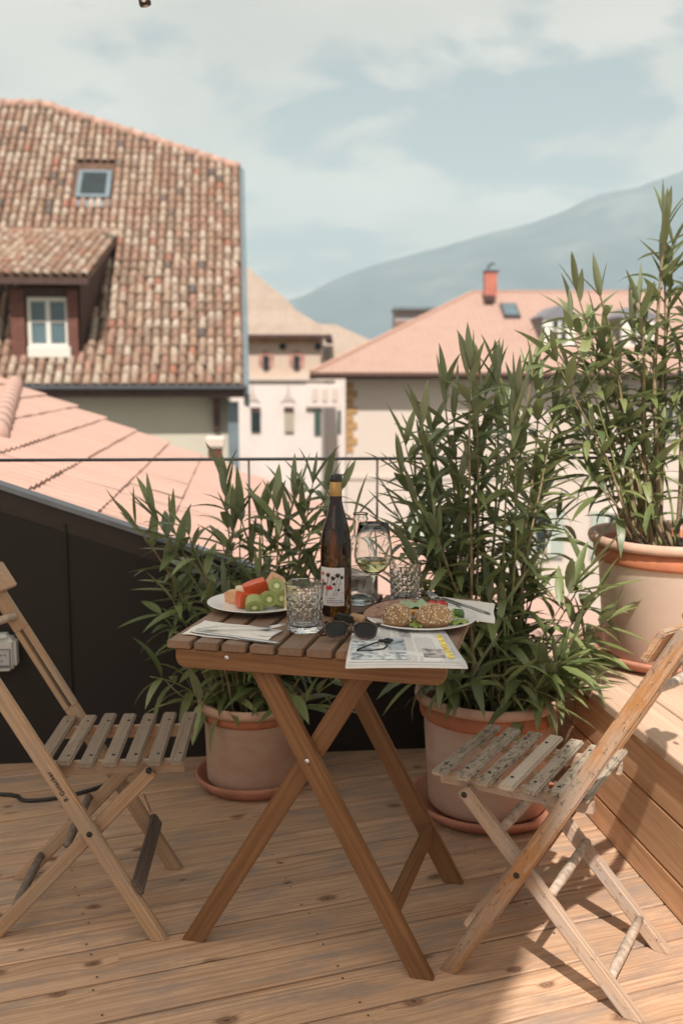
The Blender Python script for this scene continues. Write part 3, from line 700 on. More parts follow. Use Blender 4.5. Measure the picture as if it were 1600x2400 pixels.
def platform():
    ang = math.atan2(BDv.y, BDv.x)          # local x runs towards the camera along the face
    h = thing('raised_platform', 'knee-high larch platform with planked side along the right of the deck', 'platform', tuple(B0), ang)
    # local y: +y is to the left of BDv direction => away from deck is +y if BN matches
    sgn = 1 if (Matrix.Rotation(-ang, 3, 'Z') @ BN).y > 0 else -1
    x0, x1 = -.60, 3.9
    for k, (a, b) in enumerate(((.003, .088), (.094, .232), (.238, .372))):
        bar('side_plank', (x0, sgn * .012, (a + b) / 2), (x1, sgn * .012, (a + b) / 2), .022, b - a, m_bench, h, bevel=.002)
    box('backing', ((x0 + x1) / 2, sgn * .04, .18), (x1 - x0, .02, .36), m_screw, h)
    y = -.012
    for k in range(12):
        wdt = .143; yc = sgn * (y + wdt / 2)
        bar('top_plank', (x0, yc, .3865), (x1, yc, .3865), wdt, .026, m_btop, h, bevel=.002); y += wdt + .004
    box('far_side', (x0 + .01, sgn * .9, .18), (.02, 1.76, .37), m_bench, h)
platform()

# ------------------------------------------------------------------ unseen canopy, added overhead and shaped to cast the terrace shade
def shade_canopy():
    hc = 2.55
    a = thing('terrace_shade_canopy', 'unseen beige canopy added overhead to shade the left of the terrace', 'shade_canopy', (0, 0, 0))
    pts = [(-3.4, 2.11), (.43, 2.11), (.49, 1.26), (.40, .51), (.24, .07), (-1.2, -3.2), (-3.4, -3.2)]  # outline bent so its shadow follows the wanted shade line
    m = plain('beige_shade_sheet', (.42, .37, .31), .9, var=.06, scale=40)
    vs = [(x, y, hc) for x, y in pts]
    ct = m.node_tree; tb = ct.nodes.new('ShaderNodeBsdfTranslucent'); tb.inputs[0].default_value = (.97, .88, .77, 1); ms = ct.nodes.new('ShaderNodeMixShader'); ms.inputs[0].default_value = .8  # strong translucency added so warm fill light reaches the shade
    ct.links.new(ct.nodes['Principled BSDF'].outputs[0], ms.inputs[1]); ct.links.new(tb.outputs[0], ms.inputs[2]); ct.links.new(ms.outputs[0], ct.nodes['Material Output'].inputs[0])
    link('shade_sheet', mk('shade_sheet', vs, [tuple(range(7))]), m, a)
    for i in range(7):
        p, q = pts[i], pts[(i + 1) % 7]; tube('frame_bar', [(p[0], p[1], hc + .03), (q[0], q[1], hc + .03)], .02, m_rail, a, 10)
    for x, y in ((-3.35, 2.05), (-3.35, -3.15), (-1.25, -3.15)): tube('post', [(x, y, 0), (x, y, hc)], .03, m_rail, a, 12)
shade_canopy()

# ------------------------------------------------------------------ folding table
TA = rad(-13.4); TO = (-.382, 2.122); TH_ = .735
def table():
    t = thing('folding_table', 'slatted wooden folding table with crossed legs laid for breakfast', 'table', (TO[0], TO[1], 0), TA)
    for k in range(10):
        x = .0265 + k * .0634
        bar('slat', (x, 0, TH_ - .0085), (x, .566, TH_ - .0085), .0545, .017, m_slat, t, bevel=.0022)
    def apron(bm, ln, wy, wz):
        # board profile with the lower corners rounded off
        P = [(-ln / 2, wz / 2), (ln / 2, wz / 2)]
        r = wz * .55
        for k in range(7): an = math.pi / 2 * k / 6; P.append((ln / 2 - r + r * math.cos(an), -wz / 2 + r - r * math.sin(an)))
        for k in range(7): an = math.pi / 2 * k / 6; P.append((-ln / 2 + r - r * math.sin(an), -wz / 2 + r - r * math.cos(an)))
        v = [bm.verts.new((x, -wy / 2, z)) for x, z in P]; f = bm.faces.new(v)
        g = bmesh.ops.extrude_face_region(bm, geom=[f])
        for q in [e for e in g['geom'] if isinstance(e, bmesh.types.BMVert)]: q.co.y = wy / 2
        bmesh.ops.bevel(bm, geom=[e for e in bm.edges if abs(e.verts[0].co.y - e.verts[1].co.y) < 1e-5], offset=.0018, segments=1, affect='EDGES')
    for y in (.018, .545): bar('apron', (.016, y, .695), (.613, y, .695), .020, .043, m_table, t, shape=apron)
    def leg(name, x0, x1, y, z1=.712):
        # cut level with the floor
        p0 = Vector((x0, y, 0)); p1 = Vector((x1, y, z1)); d = (p1 - p0); L_ = d.length
        p0 = p0 - d.normalized() * .04
        bm = bmesh.new(); add_box(bm, (0, 0, 0), ((p1 - p0).length, .021, .046), None, .0022, 2)
        M = orient(p0, p1, (0, 0, 1)); Mi = M.inverted()
        clip(bm, Mi @ Vector((0, 0, 0.0005)), Mi.to_3x3() @ Vector((0, 0, -1)))
        clip(bm, Mi @ Vector((0, 0, .7172)), Mi.to_3x3() @ Vector((0, 0, 1)))
        o = link('leg', bm_me('leg', bm), m_table, t); o.matrix_local = M; return o
    leg('leg', .566, .185, .040); leg('leg', .022, .452, .064); leg('leg', .581, .205, .470)
    bar('stretcher', (.493, .052, .135), (.515, .458, .135), .022, .046, m_table, t, bevel=.002)
    bar('stretcher', (.43, .076, .66), (.43, .455, .66), .022, .03, m_table, t, bevel=.002)
    def bolt(x, z, y): lathe('bolt', [(0, -.003), (.0035, -.003), (.0055, -.0012), (.006, 0), (.006, .002)], m_bolt, t, (x, y, z), n=16, rot=(rad(-90), 0, 0))
    bolt(.135, .703, .008)
    x_, z_ = .309, .476
    bolt(x_, z_, .0285)
table()

# ------------------------------------------------------------------ folding slatted chairs
def chair(name, label, O, sgn, ang, mp, ml, ms, slatm, left):
    dz = -.020 if left else 0.0; du = .012 if left else 0.0
    """local X points to the front when sgn=1 (to the back when sgn=-1); Y to the far side; origin at the near post's foot"""
    c = thing(name, label, 'chair', (O[0], O[1], 0), ang, 'folding slatted chairs at the table')
    P = lambda u, v, z: (sgn * u, v, z)
    up = (0, 1, 0)
    pw, pt = (.036, .022) if left else (.037, .028)
    zt = .835; ut = lambda z: -.567 * z
    def cut(name, p0, p1, wy, wz, mat, zcut=.0005, slot=None):
        p0 = Vector(p0); p1 = Vector(p1); d = (p1 - p0).normalized(); q0 = p0 - d * .03
        M = orient(q0, p1, up); Mi = M.inverted(); ln = (p1 - q0).length
        bm = bmesh.new()
        if slot:
            s0, s1, sw = slot; a = ln * s0 - ln / 2; b = ln * s1 - ln / 2
            add_box(bm, ((-ln / 2 + a) / 2, 0, 0), (a + ln / 2, wy, wz), None, .0025, 2)
            add_box(bm, ((ln / 2 + b) / 2, 0, 0), (ln / 2 - b, wy, wz), None, .0025, 2)
            for s in (-1, 1): add_box(bm, ((a + b) / 2, s * (sw / 2 + (wy - sw) / 4), 0), (b - a + .003, (wy - sw) / 2, wz), None, .0015, 1)
        else: add_box(bm, (0, 0, 0), (ln, wy, wz), None, .004, 3)
        clip(bm, Mi @ Vector((0, 0, zcut)), Mi.to_3x3() @ Vector((0, 0, -1)))
        o = link(name, bm_me(name, bm), mat, c); o.matrix_local = M; return o
    # orient(): local y = up x X ; local z = X x y -> with up=+Y local z is the +Y side, so wy is the in-plane width
    for v in (0, .34):
        cut('post', P(0, v, 0), P(ut(zt), v, zt), pw, pt, mp, slot=(.56, .80, .009) if (left and v) else None)
    for v in (.030, .308):
        cut('leg', P(-.395, v, 0), P(-.012, v, .415 + dz * .7), .033, .020 if left else .024, ml)
    for v in (.052, .286):
        bar('seat_rail', P(.050 + du, v, .4245 + dz), P(-.292 + du, v, .4245 + dz), .018, .030, ml, c, bevel=.002)
    for k in range(7):
        u = .036 + du - k * .0515; m = slatm[k]
        v0, v1 = (.016, .334) if k in (5, 6) else (.0, .345)
        if left and k == 6: v0, v1 = .016, .33
        o = bar('slat', P(u, v0 + R.uniform(-.004, .003), .4465 + dz), P(u, v1 + R.uniform(-.003, .005), .4465 + dz), .0345, .0125, m, c, bevel=.0035)
        o.rotation_euler.z += R.uniform(-.012, .012); o.location.z += R.uniform(-.001, .001)
        for vv in (.052, .286):
            lathe('screw', [(0, .001), (.0038, .001), (.0042, -.001)], m_screw, c, P(u + .004, vv, .4532 + dz), n=8)
    # bolt at the crossing
    lathe('pivot_bolt', [(0, -.004), (.005, -.004), (.0068, -.0015), (.007, .003)], m_screw, c, P(-.152, -pt / 2, .268), n=14, rot=(rad(-90), 0, 0))
    lathe('pivot_bolt', [(0, -.004), (.005, -.004), (.0068, -.0015), (.007, .003)], m_screw, c, P(-.018, .0185, .405), n=14, rot=(rad(-90), 0, 0))
    # curved top rail
    n = 12; vs, fs = [], []
    dirn = Vector(P(ut(1) , 0, 1)).normalized(); nrm = Vector(P(-dirn.z, 0, -abs(dirn.x))).normalized()   # backwards-down normal
    for i in range(n + 1):
        t = i / n; v = -.030 + .400 * t; bow = .055 * (1 - (2 * t - 1) ** 2)
        cen = Vector(P(ut(.79), v, .79)) + Vector(P(-bow, 0, 0)) + Vector(P(.036, 0, .012))
        hw = .040 if 0 < i < n else .036
        for a, b in ((-1, -1), (1, -1), (1, 1), (-1, 1)): vs.append(cen + dirn * hw * a + nrm * .0075 * b)
    for i in range(n):
        for k in range(4): fs.append((4 * i + k, 4 * i + (k + 1) % 4, 4 * i + 4 + (k + 1) % 4, 4 * i + 4 + k))
    fs += [(3, 2, 1, 0), tuple(4 * n + k for k in range(4))]
    me = mk('backrest', vs, fs); bm = bmesh.new(); bm.from_mesh(me); bmesh.ops.recalc_face_normals(bm, faces=bm.faces)
    bmesh.ops.bevel(bm, geom=[e for e in bm.edges if e.calc_face_angle(0) > .8], offset=.003, segments=2, affect='EDGES'); bm.to_mesh(me); bm.free()
    link('backrest', me, mp if not left else m_chairL, c)
    tube('back_rod', [P(ut(.70) + .006 - .05 * (1 - (2 * t - 1) ** 2), .012 + .316 * t, .70) for t in [i / 8 for i in range(9)]], .0105, m_rodR if not left else m_rodT, c, 10)
    # rods between the legs, board between the posts
    rods = ((-.214, .222), (-.342, .066)) + (((-.094, .33),) if not left else ())
    for u, z in rods:
        tube('stretcher_rod', [P(u, .036 + .268 * t, z) for t in (0, .25, .5, .75, 1)], lambda t: .0115 - .002 * abs(2 * t - 1) ** 4, (m_rodR if not left else m_rodL), c, 10)
    zb = .125; ub = ut(zb)
    o = bar('stretcher_board', P(ub + .024, -.012, zb + .008), P(ub + .024, .352, zb + .008), .040, .016, m_dark if left else m_chairRw, c, up=Vector(P(.87, 0, .49)), bevel=.004)
    return c
m_rodR = plain('bleached_rod', (.44, .35, .28), .75, var=.4, scale=55, bump=.3); m_rodL = plain('grey_brown_rod', (.17, .13, .105), .8, var=.4, scale=40, bump=.3); m_rodT = plain('tan_rod', (.46, .35, .26), .7, var=.2, scale=40)
Lm = m_chairLg
CL = chair('folding_chair', 'tan folding chair with grey slats and stamped lettering, left of the table', (-.426, 2.18), 1, rad(3.4), m_chairL, m_chairL, m_chairL, [Lm] * 7, True)
CR = chair('folding_chair', 'battered folding chair with peeling orange frame and flaking grey slats, right of table', (.242, 2.058), -1, rad(-29.5), m_chairR, m_chairRw, m_chairR, [m_chairRg, m_chairRg, m_chairRg, m_chairRp, m_chairRg, m_chairRg, m_chairRg], False)
for i, o in enumerate(['post']): pass
def lettering():
    cu = bpy.data.curves.new('lettering', 'FONT'); cu.body = 'R Gutacker'; cu.size = .0155; cu.extrude = .0001; cu.offset = .0003; cu.space_character = 1.12; cu.align_x = 'CENTER'; cu.align_y = 'CENTER'
    cu.materials.append(m_screw)
    tmp = bpy.data.objects.new('tmp', cu); COL.objects.link(tmp); bpy.context.view_layer.update()
    me = bpy.data.meshes.new_from_object(tmp.evaluated_get(bpy.context.evaluated_depsgraph_get())); bpy.data.objects.remove(tmp); me.materials.clear(); me.materials.append(m_screw)
    o = bpy.data.objects.new('lettering', me); COL.objects.link(o); o.parent = CL
    d = Vector((-.567, 0, 1)).normalized(); z_ = .385
    x = d; n_ = Vector((0, -1, 0)); y = n_.cross(x)
    M = Matrix((x, y, n_)).transposed().to_4x4(); M.translation = Vector((-.567 * z_ , -.0115, z_)); o.matrix_local = M
lettering()

# ------------------------------------------------------------------ terracotta pots with oleander
def leaf_me(name, droop, fold, seed, wide=1.0):
    rr = random.Random(seed); vs, fs, uv = [], [], []; n = 6
    for i in range(n + 1):
        t = i / n; wdt = .101 * wide * (math.sin(math.pi * min(1, t ** .82 * .97 + .03)) ** .8) if 0 < t < 1 else 0.004
        x = t * math.cos(droop * t * .6); z = -math.sin(droop * t * .6) * t; tw = .25 * math.sin(t * 3 + seed) * .1
        for s in (-1, 0, 1): vs.append((x, s * wdt * math.cos(fold), z + abs(s) * wdt * math.sin(fold) + s * tw * wdt)); uv.append((t, .5 + s * .5))
    for i in range(n):
        for s in (0, 1): fs.append((3 * i + s, 3 * i + 3 + s, 3 * i + 4 + s, 3 * i + 1 + s))
    me = mk(name, vs, fs); ul = me.uv_layers.new(name='UVMap')
    for p in me.polygons:
        for li, vi in zip(p.loop_indices, p.vertices): ul.data[li].uv = uv[vi]
    me.shade_smooth(); return me
LEAF = [leaf_me('leaf', d, f, i, w_) for i, (d, f, w_) in enumerate(((.25, .35, 1), (.7, .3, 1.05), (1.15, .25, .95), (-.3, .45, .9), (.1, .5, .8), (1.6, .3, 1.0)))]
for m in LEAF: m.materials.append(m_leaf)
def pot(parent, rr, hgt, rb, base=0.02, curled=True):
    band = rr * .93; body = rr * .88
    prof = [(0, base), (rb * .96, base), (rb, base + .01), (body, hgt * .80), (body + .002, hgt * .81)]
    lathe('pot_body', prof + [(body - .02, hgt * .81), (rb - .02, base + .03), (0, base + .03)], m_terra_sunlit if rr > .25 else m_terra, parent)
    z0 = hgt * .80
    lathe('pot_band', [(body - .01, z0 - .004), (band * .985, z0 - .002), (band, z0 + .008), (band * 1.012, hgt - .03), (band - .02, hgt - .03), (body - .02, z0)], m_terraR, parent)
    def wob(p):
        a = math.atan2(p[1], p[0]); return (p[0], p[1], p[2] + .002 * math.sin(a * 3 + rr * 40) * (rr > .2))
    k = rr
    lathe('pot_rim', [(band - .012, hgt - .034), (k * .985, hgt - .030), (k, hgt - .018), (k * .99, hgt - .005), (k * .965, hgt), (k * .92, hgt - .004), (k * .87, hgt - .03), (k * .85, hgt - .08), (k * .83, hgt - .08)], m_terraP, parent, warp=wob)
    sr = rb * 1.30 if rr > .2 else rb * 1.25
    lathe('saucer', [(0, .002), (sr * .86, .002), (sr, .032), (sr * 1.01, .044), (sr * .99, .047), (sr * .95, .042), (sr * .84, .014), (0, .014)], m_saucer, parent)
    def lump(p):
        f = noise.noise(Vector((p[0] * 14, p[1] * 14, 0))); return (p[0], p[1], p[2] + .014 * f)
    lathe('soil', [(0, hgt - .055)] + [(k * .87 * q / 8, hgt - .055) for q in range(1, 9)], m_soil, parent, warp=lump, n=40)
def oleander(label, O, z0, rr, hgt, rb, stems, seed, L_leaf=(.11, .165), step=.024, bare=.12, nsep=300, rz=0, ymax=99, thick=1.0):
    rg = random.Random(seed)
    h = thing('potted_oleander', label, 'potted plant', (O[0], O[1], z0), 0, 'oleanders in terracotta pots')
    pot(h, rr, hgt, rb)
    leaves = []; sd = hgt - .06
    for si, (tip, lean, b0) in enumerate(stems):
        tip = (O[0] + (tip[0] - O[0]) * .93, tip[1], tip[2] - .085 * min(1, max(0, (tip[2] - z0 - hgt) / .5)))
        tipl = Vector((tip[0] - O[0], tip[1] - O[1], tip[2] - z0))
        a = math.atan2(tipl.y, tipl.x) + rg.uniform(-.5, .5); q = rr * rg.uniform(.08, .55)
        b = Vector((q * math.cos(a), q * math.sin(a), sd))
        mid = b.lerp(tipl, .5); mid.x -= (tipl.x - b.x) * lean; mid.y -= (tipl.y - b.y) * lean; mid += Vector((rg.uniform(-.02, .02), rg.uniform(-.02, .02), 0))
        pts = catmull([b, b.lerp(mid, .5) + Vector((rg.uniform(-.01, .01), rg.uniform(-.01, .01), 0)), mid, mid.lerp(tipl, .55) + Vector((rg.uniform(-.012, .012), rg.uniform(-.012, .012), .01)), tipl], 5)
        ln = sum((pts[i + 1] - pts[i]).length for i in range(len(pts) - 1)); r0 = (.0026 + .0036 * min(1, ln / 1.0)) * (rg.uniform(.8, thick) if thick > 1 else 1)
        tube('stem', pts, lambda t: r0 * (1 - .66 * t), m_stem if rg.random() < .6 else m_stemg, h, 6)
        # walk along the stem
        d = ln * max(bare, b0); ph = rg.uniform(0, 6.28); k = 0
        while d <= ln + 1e-6:
            t = d / ln; f = t * (len(pts) - 1); i = min(int(f), len(pts) - 2); p = pts[i].lerp(pts[i + 1], f - i); ax = (pts[i + 1] - pts[i]).normalized()
            ph += 1.05 + rg.uniform(-.3, .3)
            nl = 3 if rg.random() > .12 else 2
            top = t > .93
            for w_ in range(nl):
                if rg.random() < (.36 - .36 * t) + .04: continue
                an = ph + w_ * 2.094 + rg.uniform(-.25, .25)
                s = ax.orthogonal().normalized(); s.rotate(Matrix.Rotation(an, 3, ax))
                open_ = rg.uniform(.2, .5) if top else rg.uniform(.55, 1.15) + (1 - t) * .35
                dv = (ax * math.cos(open_) + s * math.sin(open_)).normalized()
                lf = rg.uniform(*L_leaf) * (1.0 if not top else rg.uniform(.75, 1.0)) * (.82 + .18 * t)
                tipy = O[1] + p.y + dv.y * lf
                leaves.append((p.copy(), dv, lf, rg.choice((3, 4, 0)) if top else rg.choice((0, 1, 1, 2, 2, 5) if t < .6 else (0, 1, 2, 4)), rg.uniform(-.35, .35)))
            d += step * rg.uniform(.8, 1.25) * (1.35 if t < .5 else 1.0) * (.6 if t > .9 else 1); k += 1
    C0 = Vector((0, 0, 1.31)) - Vector((O[0], O[1], z0))
    leaves.sort(key=lambda q: (q[0] - C0).length - q[2] * 1.5)
    vv, ff, uvs = [], [], []
    for i, (p, dv, lf, kd, roll) in enumerate(leaves):
        y = Vector((0, 0, 1)).cross(dv)
        if y.length < .05: y = Vector((1, 0, 0)).cross(dv)
        y.normalize(); z = dv.cross(y); M = Matrix((dv, y, z)).transposed().to_4x4() @ Matrix.Rotation(roll, 4, 'X') @ Matrix.Diagonal((lf, lf * 1.0, lf, 1)); M.translation = p
        if i < nsep:
            o = bpy.data.objects.new('leaf', LEAF[kd]); COL.objects.link(o); o.parent = h; o.matrix_local = M
        else:
            me = LEAF[kd]; b = len(vv); vv += [M @ v.co for v in me.vertices]
            for q in me.polygons: ff.append(tuple(b + k for k in q.vertices)); uvs += [tuple(me.uv_layers[0].data[li].uv) for li in q.loop_indices]
    if vv:
        me = mk('leaves', vv, ff); ul = me.uv_layers.new(name='UVMap')
        for i, q in enumerate(uvs): ul.data[i].uv = q
        props(link('leaves', me, m_leafs, h, smooth=True), kind='stuff')
    return h
def tips_left():
    rg = random.Random(3); T = []
    for x, z in ((-.67, .97), (-.60, .98), (-.55, .94), (-.47, .93), (-.44, .80), (-.40, .90), (-.375, 1.05), (-.34, .94), (-.31, .99), (-.28, .88), (-.25, .97), (-.22, .90), (-.19, 1.0), (-.16, .94), (-.13, 1.04), (-.10, .97), (-.07, 1.08), (-.02, 1.06), (.03, 1.05), (.07, .98)):
        T.append(((x, 3.05 + rg.uniform(-.12, .12), z), rg.uniform(-.05, .22), .15))
    for x, z in ((-.62, .62), (-.54, .68), (-.46, .60), (-.42, .72), (-.36, .66), (-.30, .70), (-.2, .68), (-.12, .74), (-.04, .78), (.02, .70), (-.55, .80), (-.5, .50), (-.24, .78), (-.38, .76), (-.15, .60), (-.05, .60)):
        T.append(((x, 2.93 + rg.uniform(-.1, .22), z), rg.uniform(-.05, .2), .25))
    for x, y, z in ((-.60, 2.92, .43), (-.48, 2.85, .37), (-.05, 2.9, .33), (-.12, 2.84, .40), (.04, 2.95, .42)): T.append(((x, y, z), .0, .35))
    return T
def tips_right():
    rg = random.Random(5); T = []
    for x, z in ((.15, 1.12), (.17, 1.2), (.19, 1.08), (.20, 1.28), (.23, 1.18), (.26, 1.24), (.285, 1.36), (.32, 1.28), (.35, 1.42), (.38, 1.30), (.405, 1.43), (.43, 1.36), (.455, 1.40), (.48, 1.25), (.50, 1.34), (.14, .98), (.2, 1.0), (.27, 1.05), (.33, 1.1), (.4, 1.15)):
        T.append(((x, 2.92 + rg.uniform(-.14, .14), z), rg.uniform(.02, .2), .10))
    for x, z in ((.54, 1.30), (.57, 1.22), (.59, 1.42), (.62, 1.34), (.65, 1.25), (.68, 1.30), (.70, 1.12), (.63, 1.10), (.60, 1.0), (.67, 1.0), (.72, .95)):
        T.append(((x, 3.10 + rg.uniform(-.08, .14), z), rg.uniform(.02, .2), .12))
    for i in range(26):
        x = rg.uniform(.15, .72); T.append(((x, 2.9 + rg.uniform(-.2, .2), rg.uniform(.55, .98)), rg.uniform(-.05, .15), .12))
    for i in range(20):
        a = rg.uniform(-3.0, .2); T.append(((.447 + .30 * math.cos(a), 2.9 + .24 * math.sin(a), rg.uniform(.40, .58)), .0, .25))
    for x, z in ((.80, .72), (.84, .62), (.80, .50), (.76, .58), (.78, .84)): T.append(((x, 2.95, z), 0, .3))
    return T
def tips_bench():
    rg = random.Random(9); T = []
    for x, z in ((.70, 1.60), (.74, 1.52), (.78, 1.48), (.82, 1.56), (.86, 1.46), (.90, 1.62), (.94, 1.55), (.98, 1.60), (1.0, 1.86), (1.03, 1.70), (1.06, 1.84), (1.10, 1.60), (1.13, 1.7), (1.18, 1.82), (1.24, 1.66), (1.3, 1.74), (1.38, 1.6), (1.45, 1.5), (.72, 1.34), (.77, 1.26), (.84, 1.32), (.92, 1.40), (1.0, 1.42), (1.1, 1.45), (.68, 1.42), (.88, 1.2)):
        T.append(((x, 3.24 + rg.uniform(-.12, .16), z), rg.uniform(.05, .25), .46))
    for x, z in ((.60, 1.44), (.64, 1.54), (.68, 1.66), (.62, 1.30), (.75, 1.66), (.70, 1.22), (.66, 1.16), (.72, 1.05), (.80, 1.04), (1.25, 1.2), (.95, 1.12), (1.02, 1.2), (.92, .98), (1.08, 1.02)): T.append(((x, 3.1 + rg.uniform(-.12, .1), z), .05, .45))
    return T
oleander('bushy oleander in small pot behind the left of the table, against the dark wall', (-.289, 3.09), 0, .171, .292, .145, tips_left(), 21, step=.062, L_leaf=(.12, .175))
oleander('tall dense oleander in big clay pot on the deck beside the platform', (.446, 2.905), 0, .225, .378, .180, tips_right(), 22, step=.060, L_leaf=(.12, .18))
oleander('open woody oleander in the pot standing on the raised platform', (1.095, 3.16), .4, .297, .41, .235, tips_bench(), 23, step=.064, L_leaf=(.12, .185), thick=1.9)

# ------------------------------------------------------------------ table setting
TZ = .7352
def T(x, y): return (x * .958, y * .958)
def glassmat(name, col=(1, 1, 1), ior=1.45, rough=0.0, facet=0.0):
    x = NB(name); x.b.inputs['Transmission Weight'].default_value = 1.0; x.b.inputs['IOR'].default_value = ior; x.b.inputs['Roughness'].default_value = rough
    x.base(col); return x.m
m_glass = glassmat('clear_glass', (.97, .985, .98)); m_water = glassmat('water', (.95, .98, .97), 1.33)
m_wine = glassmat('white_wine', (.93, .87, .45), 1.34); m_bott = glassmat('amber_bottle_glass', (.09, .034, .007), 1.5)
m_china = plain('white_porcelain', (.74, .73, .71), 0.22, var=.02); m_steel = plain('polished_steel', (.55, .56, .57), .22, 1.0, var=.06)
m_paper = plain('white_paper_napkin', (.70, .67, .63), .9, var=.05, scale=90, bump=.3)

def bottle():
    b = thing('wine_bottle', 'tall amber wine bottle with gold neck and floral white label', 'bottle', (*T(-.014, 2.47), TZ))
    r = .0372; prof = [(0, .012), (.022, .006), (.033, .001), (r, .005), (r, .155), (.0362, .180), (.0325, .207), (.0262, .232), (.0195, .255), (.0152, .275), (.0138, .300), (.0136, .322), (.0136, .326)]
    lathe('bottle_glass', prof + [(0, .326)], m_bott, b, n=56)
    lathe('neck_foil', [(.0142, .268), (.0146, .269), (.0143, .298), (.0141, .3235), (.0139, .3238)], plain('gold_foil', (.42, .25, .085), .38, .55, var=.12, scale=50), b, n=40)
    lathe('bottle_mouth', [(.0141, .3238), (.0152, .325), (.0154, .333), (.0146, .3345), (.0150, .338), (.0140, .3415), (.0095, .3415), (.0090, .330), (0, .330)], plain('black_lip', (.018, .018, .018), .25), b, n=40)
    rl = r + .0004; z0, z1 = .028, .121; a0, a1 = rad(-90 - 70), rad(-90 + 33)
    def lp(a, z, o=0.0): return ((rl + o) * math.cos(a), (rl + o) * math.sin(a), z)
    n = 28; vs = [lp(a0 + (a1 - a0) * i / n, z) for i in range(n + 1) for z in (z0, z1)]
    link('label', mk('label', vs, [(2 * i, 2 * i + 2, 2 * i + 3, 2 * i + 1) for i in range(n)]), plain('label_paper', (.66, .62, .62), .7, var=.04), b, smooth=True)
    k1 = plain('print_black', (.03, .022, .025), .7); k2 = plain('print_red', (.5, .03, .04), .7); k3 = plain('print_pink', (.50, .22, .18), .7)
    def poly(name, pts, m, o=.0004):
        # pts: (s in metres along the label from its left edge, z)
        link(name, mk(name, [lp(a0 + s / rl, z, o) for s, z in pts], [tuple(range(len(pts)))]), m, b)
    W = (a1 - a0) * rl
    def stroke(p, q, wd, m): 
        p = Vector(p); q = Vector(q); d = (q - p).normalized(); nn = Vector((-d.y, d.x)) * wd / 2
        P = []
        for t in (0, .33, .66, 1): P.append(p.lerp(q, t) + nn)
        for t in (1, .66, .33, 0): P.append(p.lerp(q, t) - nn)
        poly('printed_stem', [tuple(v) for v in P], m)
    def tulip(s, z, h, a, m, o=.0006):
        P = [(0, 0), (-.35, .25), (-.5, .8), (-.25, .62), (-.1, 1), (.12, .66), (.4, .92), (.38, .3)]
        c_, s_ = math.cos(a), math.sin(a)
        poly('printed_flower', [(s + h * (x * c_ - y * s_), z + h * (x * s_ + y * c_)) for x, y in P], m, o)
    s0 = W - .060
    stroke((s0 + .012, .052), (s0 + .020, .100), .0012, k1); tulip(s0 + .020, .097, .013, .15, k1)
    stroke((s0 + .014, .052), (s0 + .030, .095), .0012, k1); tulip(s0 + .030, .090, .013, -.3, k1)
    stroke((s0 + .034, .056), (s0 + .044, .100), .0010, k1); tulip(s0 + .043, .096, .014, .05, k1)
    stroke((s0 + .040, .054), (s0 + .050, .094), .0010, k1); tulip(s0 + .050, .093, .011, -.6, k1)
    tulip(s0 + .036, .078, .009, .5, k1); tulip(s0 + .044, .064, .008, -.2, k1); tulip(s0 + .011, .076, .010, .3, k1)
    tulip(s0 + .019, .066, .012, .4, k2); tulip(s0 + .022, .067, .013, -.55, k2); tulip(s0 + .003, .10, .011, .1, k2); tulip(s0 + .002, .084, .009, -.3, k2)
    for s, z in ((.028, .086), (.032, .054), (.038, .053), (.052, .080), (.016, .082), (.055, .058)): tulip(s0 + s, z, .004, .4, k3)
    for j, (z, l0, l1) in enumerate(((.046, .016, .034), (.0405, .016, .050), (.0355, .014, .056))):
        s = l0
        while s < l1: 
            l_ = R.uniform(.0015, .005); poly('small_print', [(s0 + s, z), (s0 + s + l_, z), (s0 + s + l_, z + .0012), (s0 + s, z + .0012)], k1); s += l_ + .0012
bottle()
def carafe():
    c = thing('water_carafe', 'clear glass carafe half full of water behind the bottle', 'carafe', (*T(.050, 2.60), TZ))
    ro = [(.040, .001), (.0435, .006), (.0435, .10), (.041, .125), (.032, .150), (.022, .168), (.0175, .182), (.0165, .205), (.0168, .212), (.0195, .214), (.0195, .219), (.0172, .221), (.0172, .225), (.0188, .227), (.0188, .231)]
    ri = [(max(r - .0022, 0), z) for r, z in ro[2:]][::-1]
    lathe('carafe_glass', [(0, .001)] + ro + ri + [(.0412, .008), (0, .006)], m_glass, c, n=56)
    lathe('water', [(0, .0058), (.0416, .0078), (.0418, .066), (0, .066)], m_water, c, n=48)
carafe()
def wineglass():
    g = thing('wine_glass', 'stemmed wine glass holding a little white wine', 'wine glass', (*T(.080, 2.47), TZ))
    out = [(0, .0), (.036, .0), (.0365, .0012), (.02, .0035), (.006, .008), (.0042, .02), (.0038, .075), (.0048, .092), (.012, .0985), (.030, .111), (.0425, .128), (.0462, .146), (.045, .165), (.0405, .192), (.0365, .222)]
    inn = [(r - .0011, z + .0003) for r, z in out[:8:-1]]
    lathe('goblet', out + [(.0362, .2228)] + inn + [(.010, .1012), (0, .1005)], m_glass, g, n=64)
    lathe('wine', [(0, .1008), (.010, .1015), (.0286, .1120), (.0409, .1285), (.0430, .134), (0, .134)], m_wine, g, n=48)
wineglass()
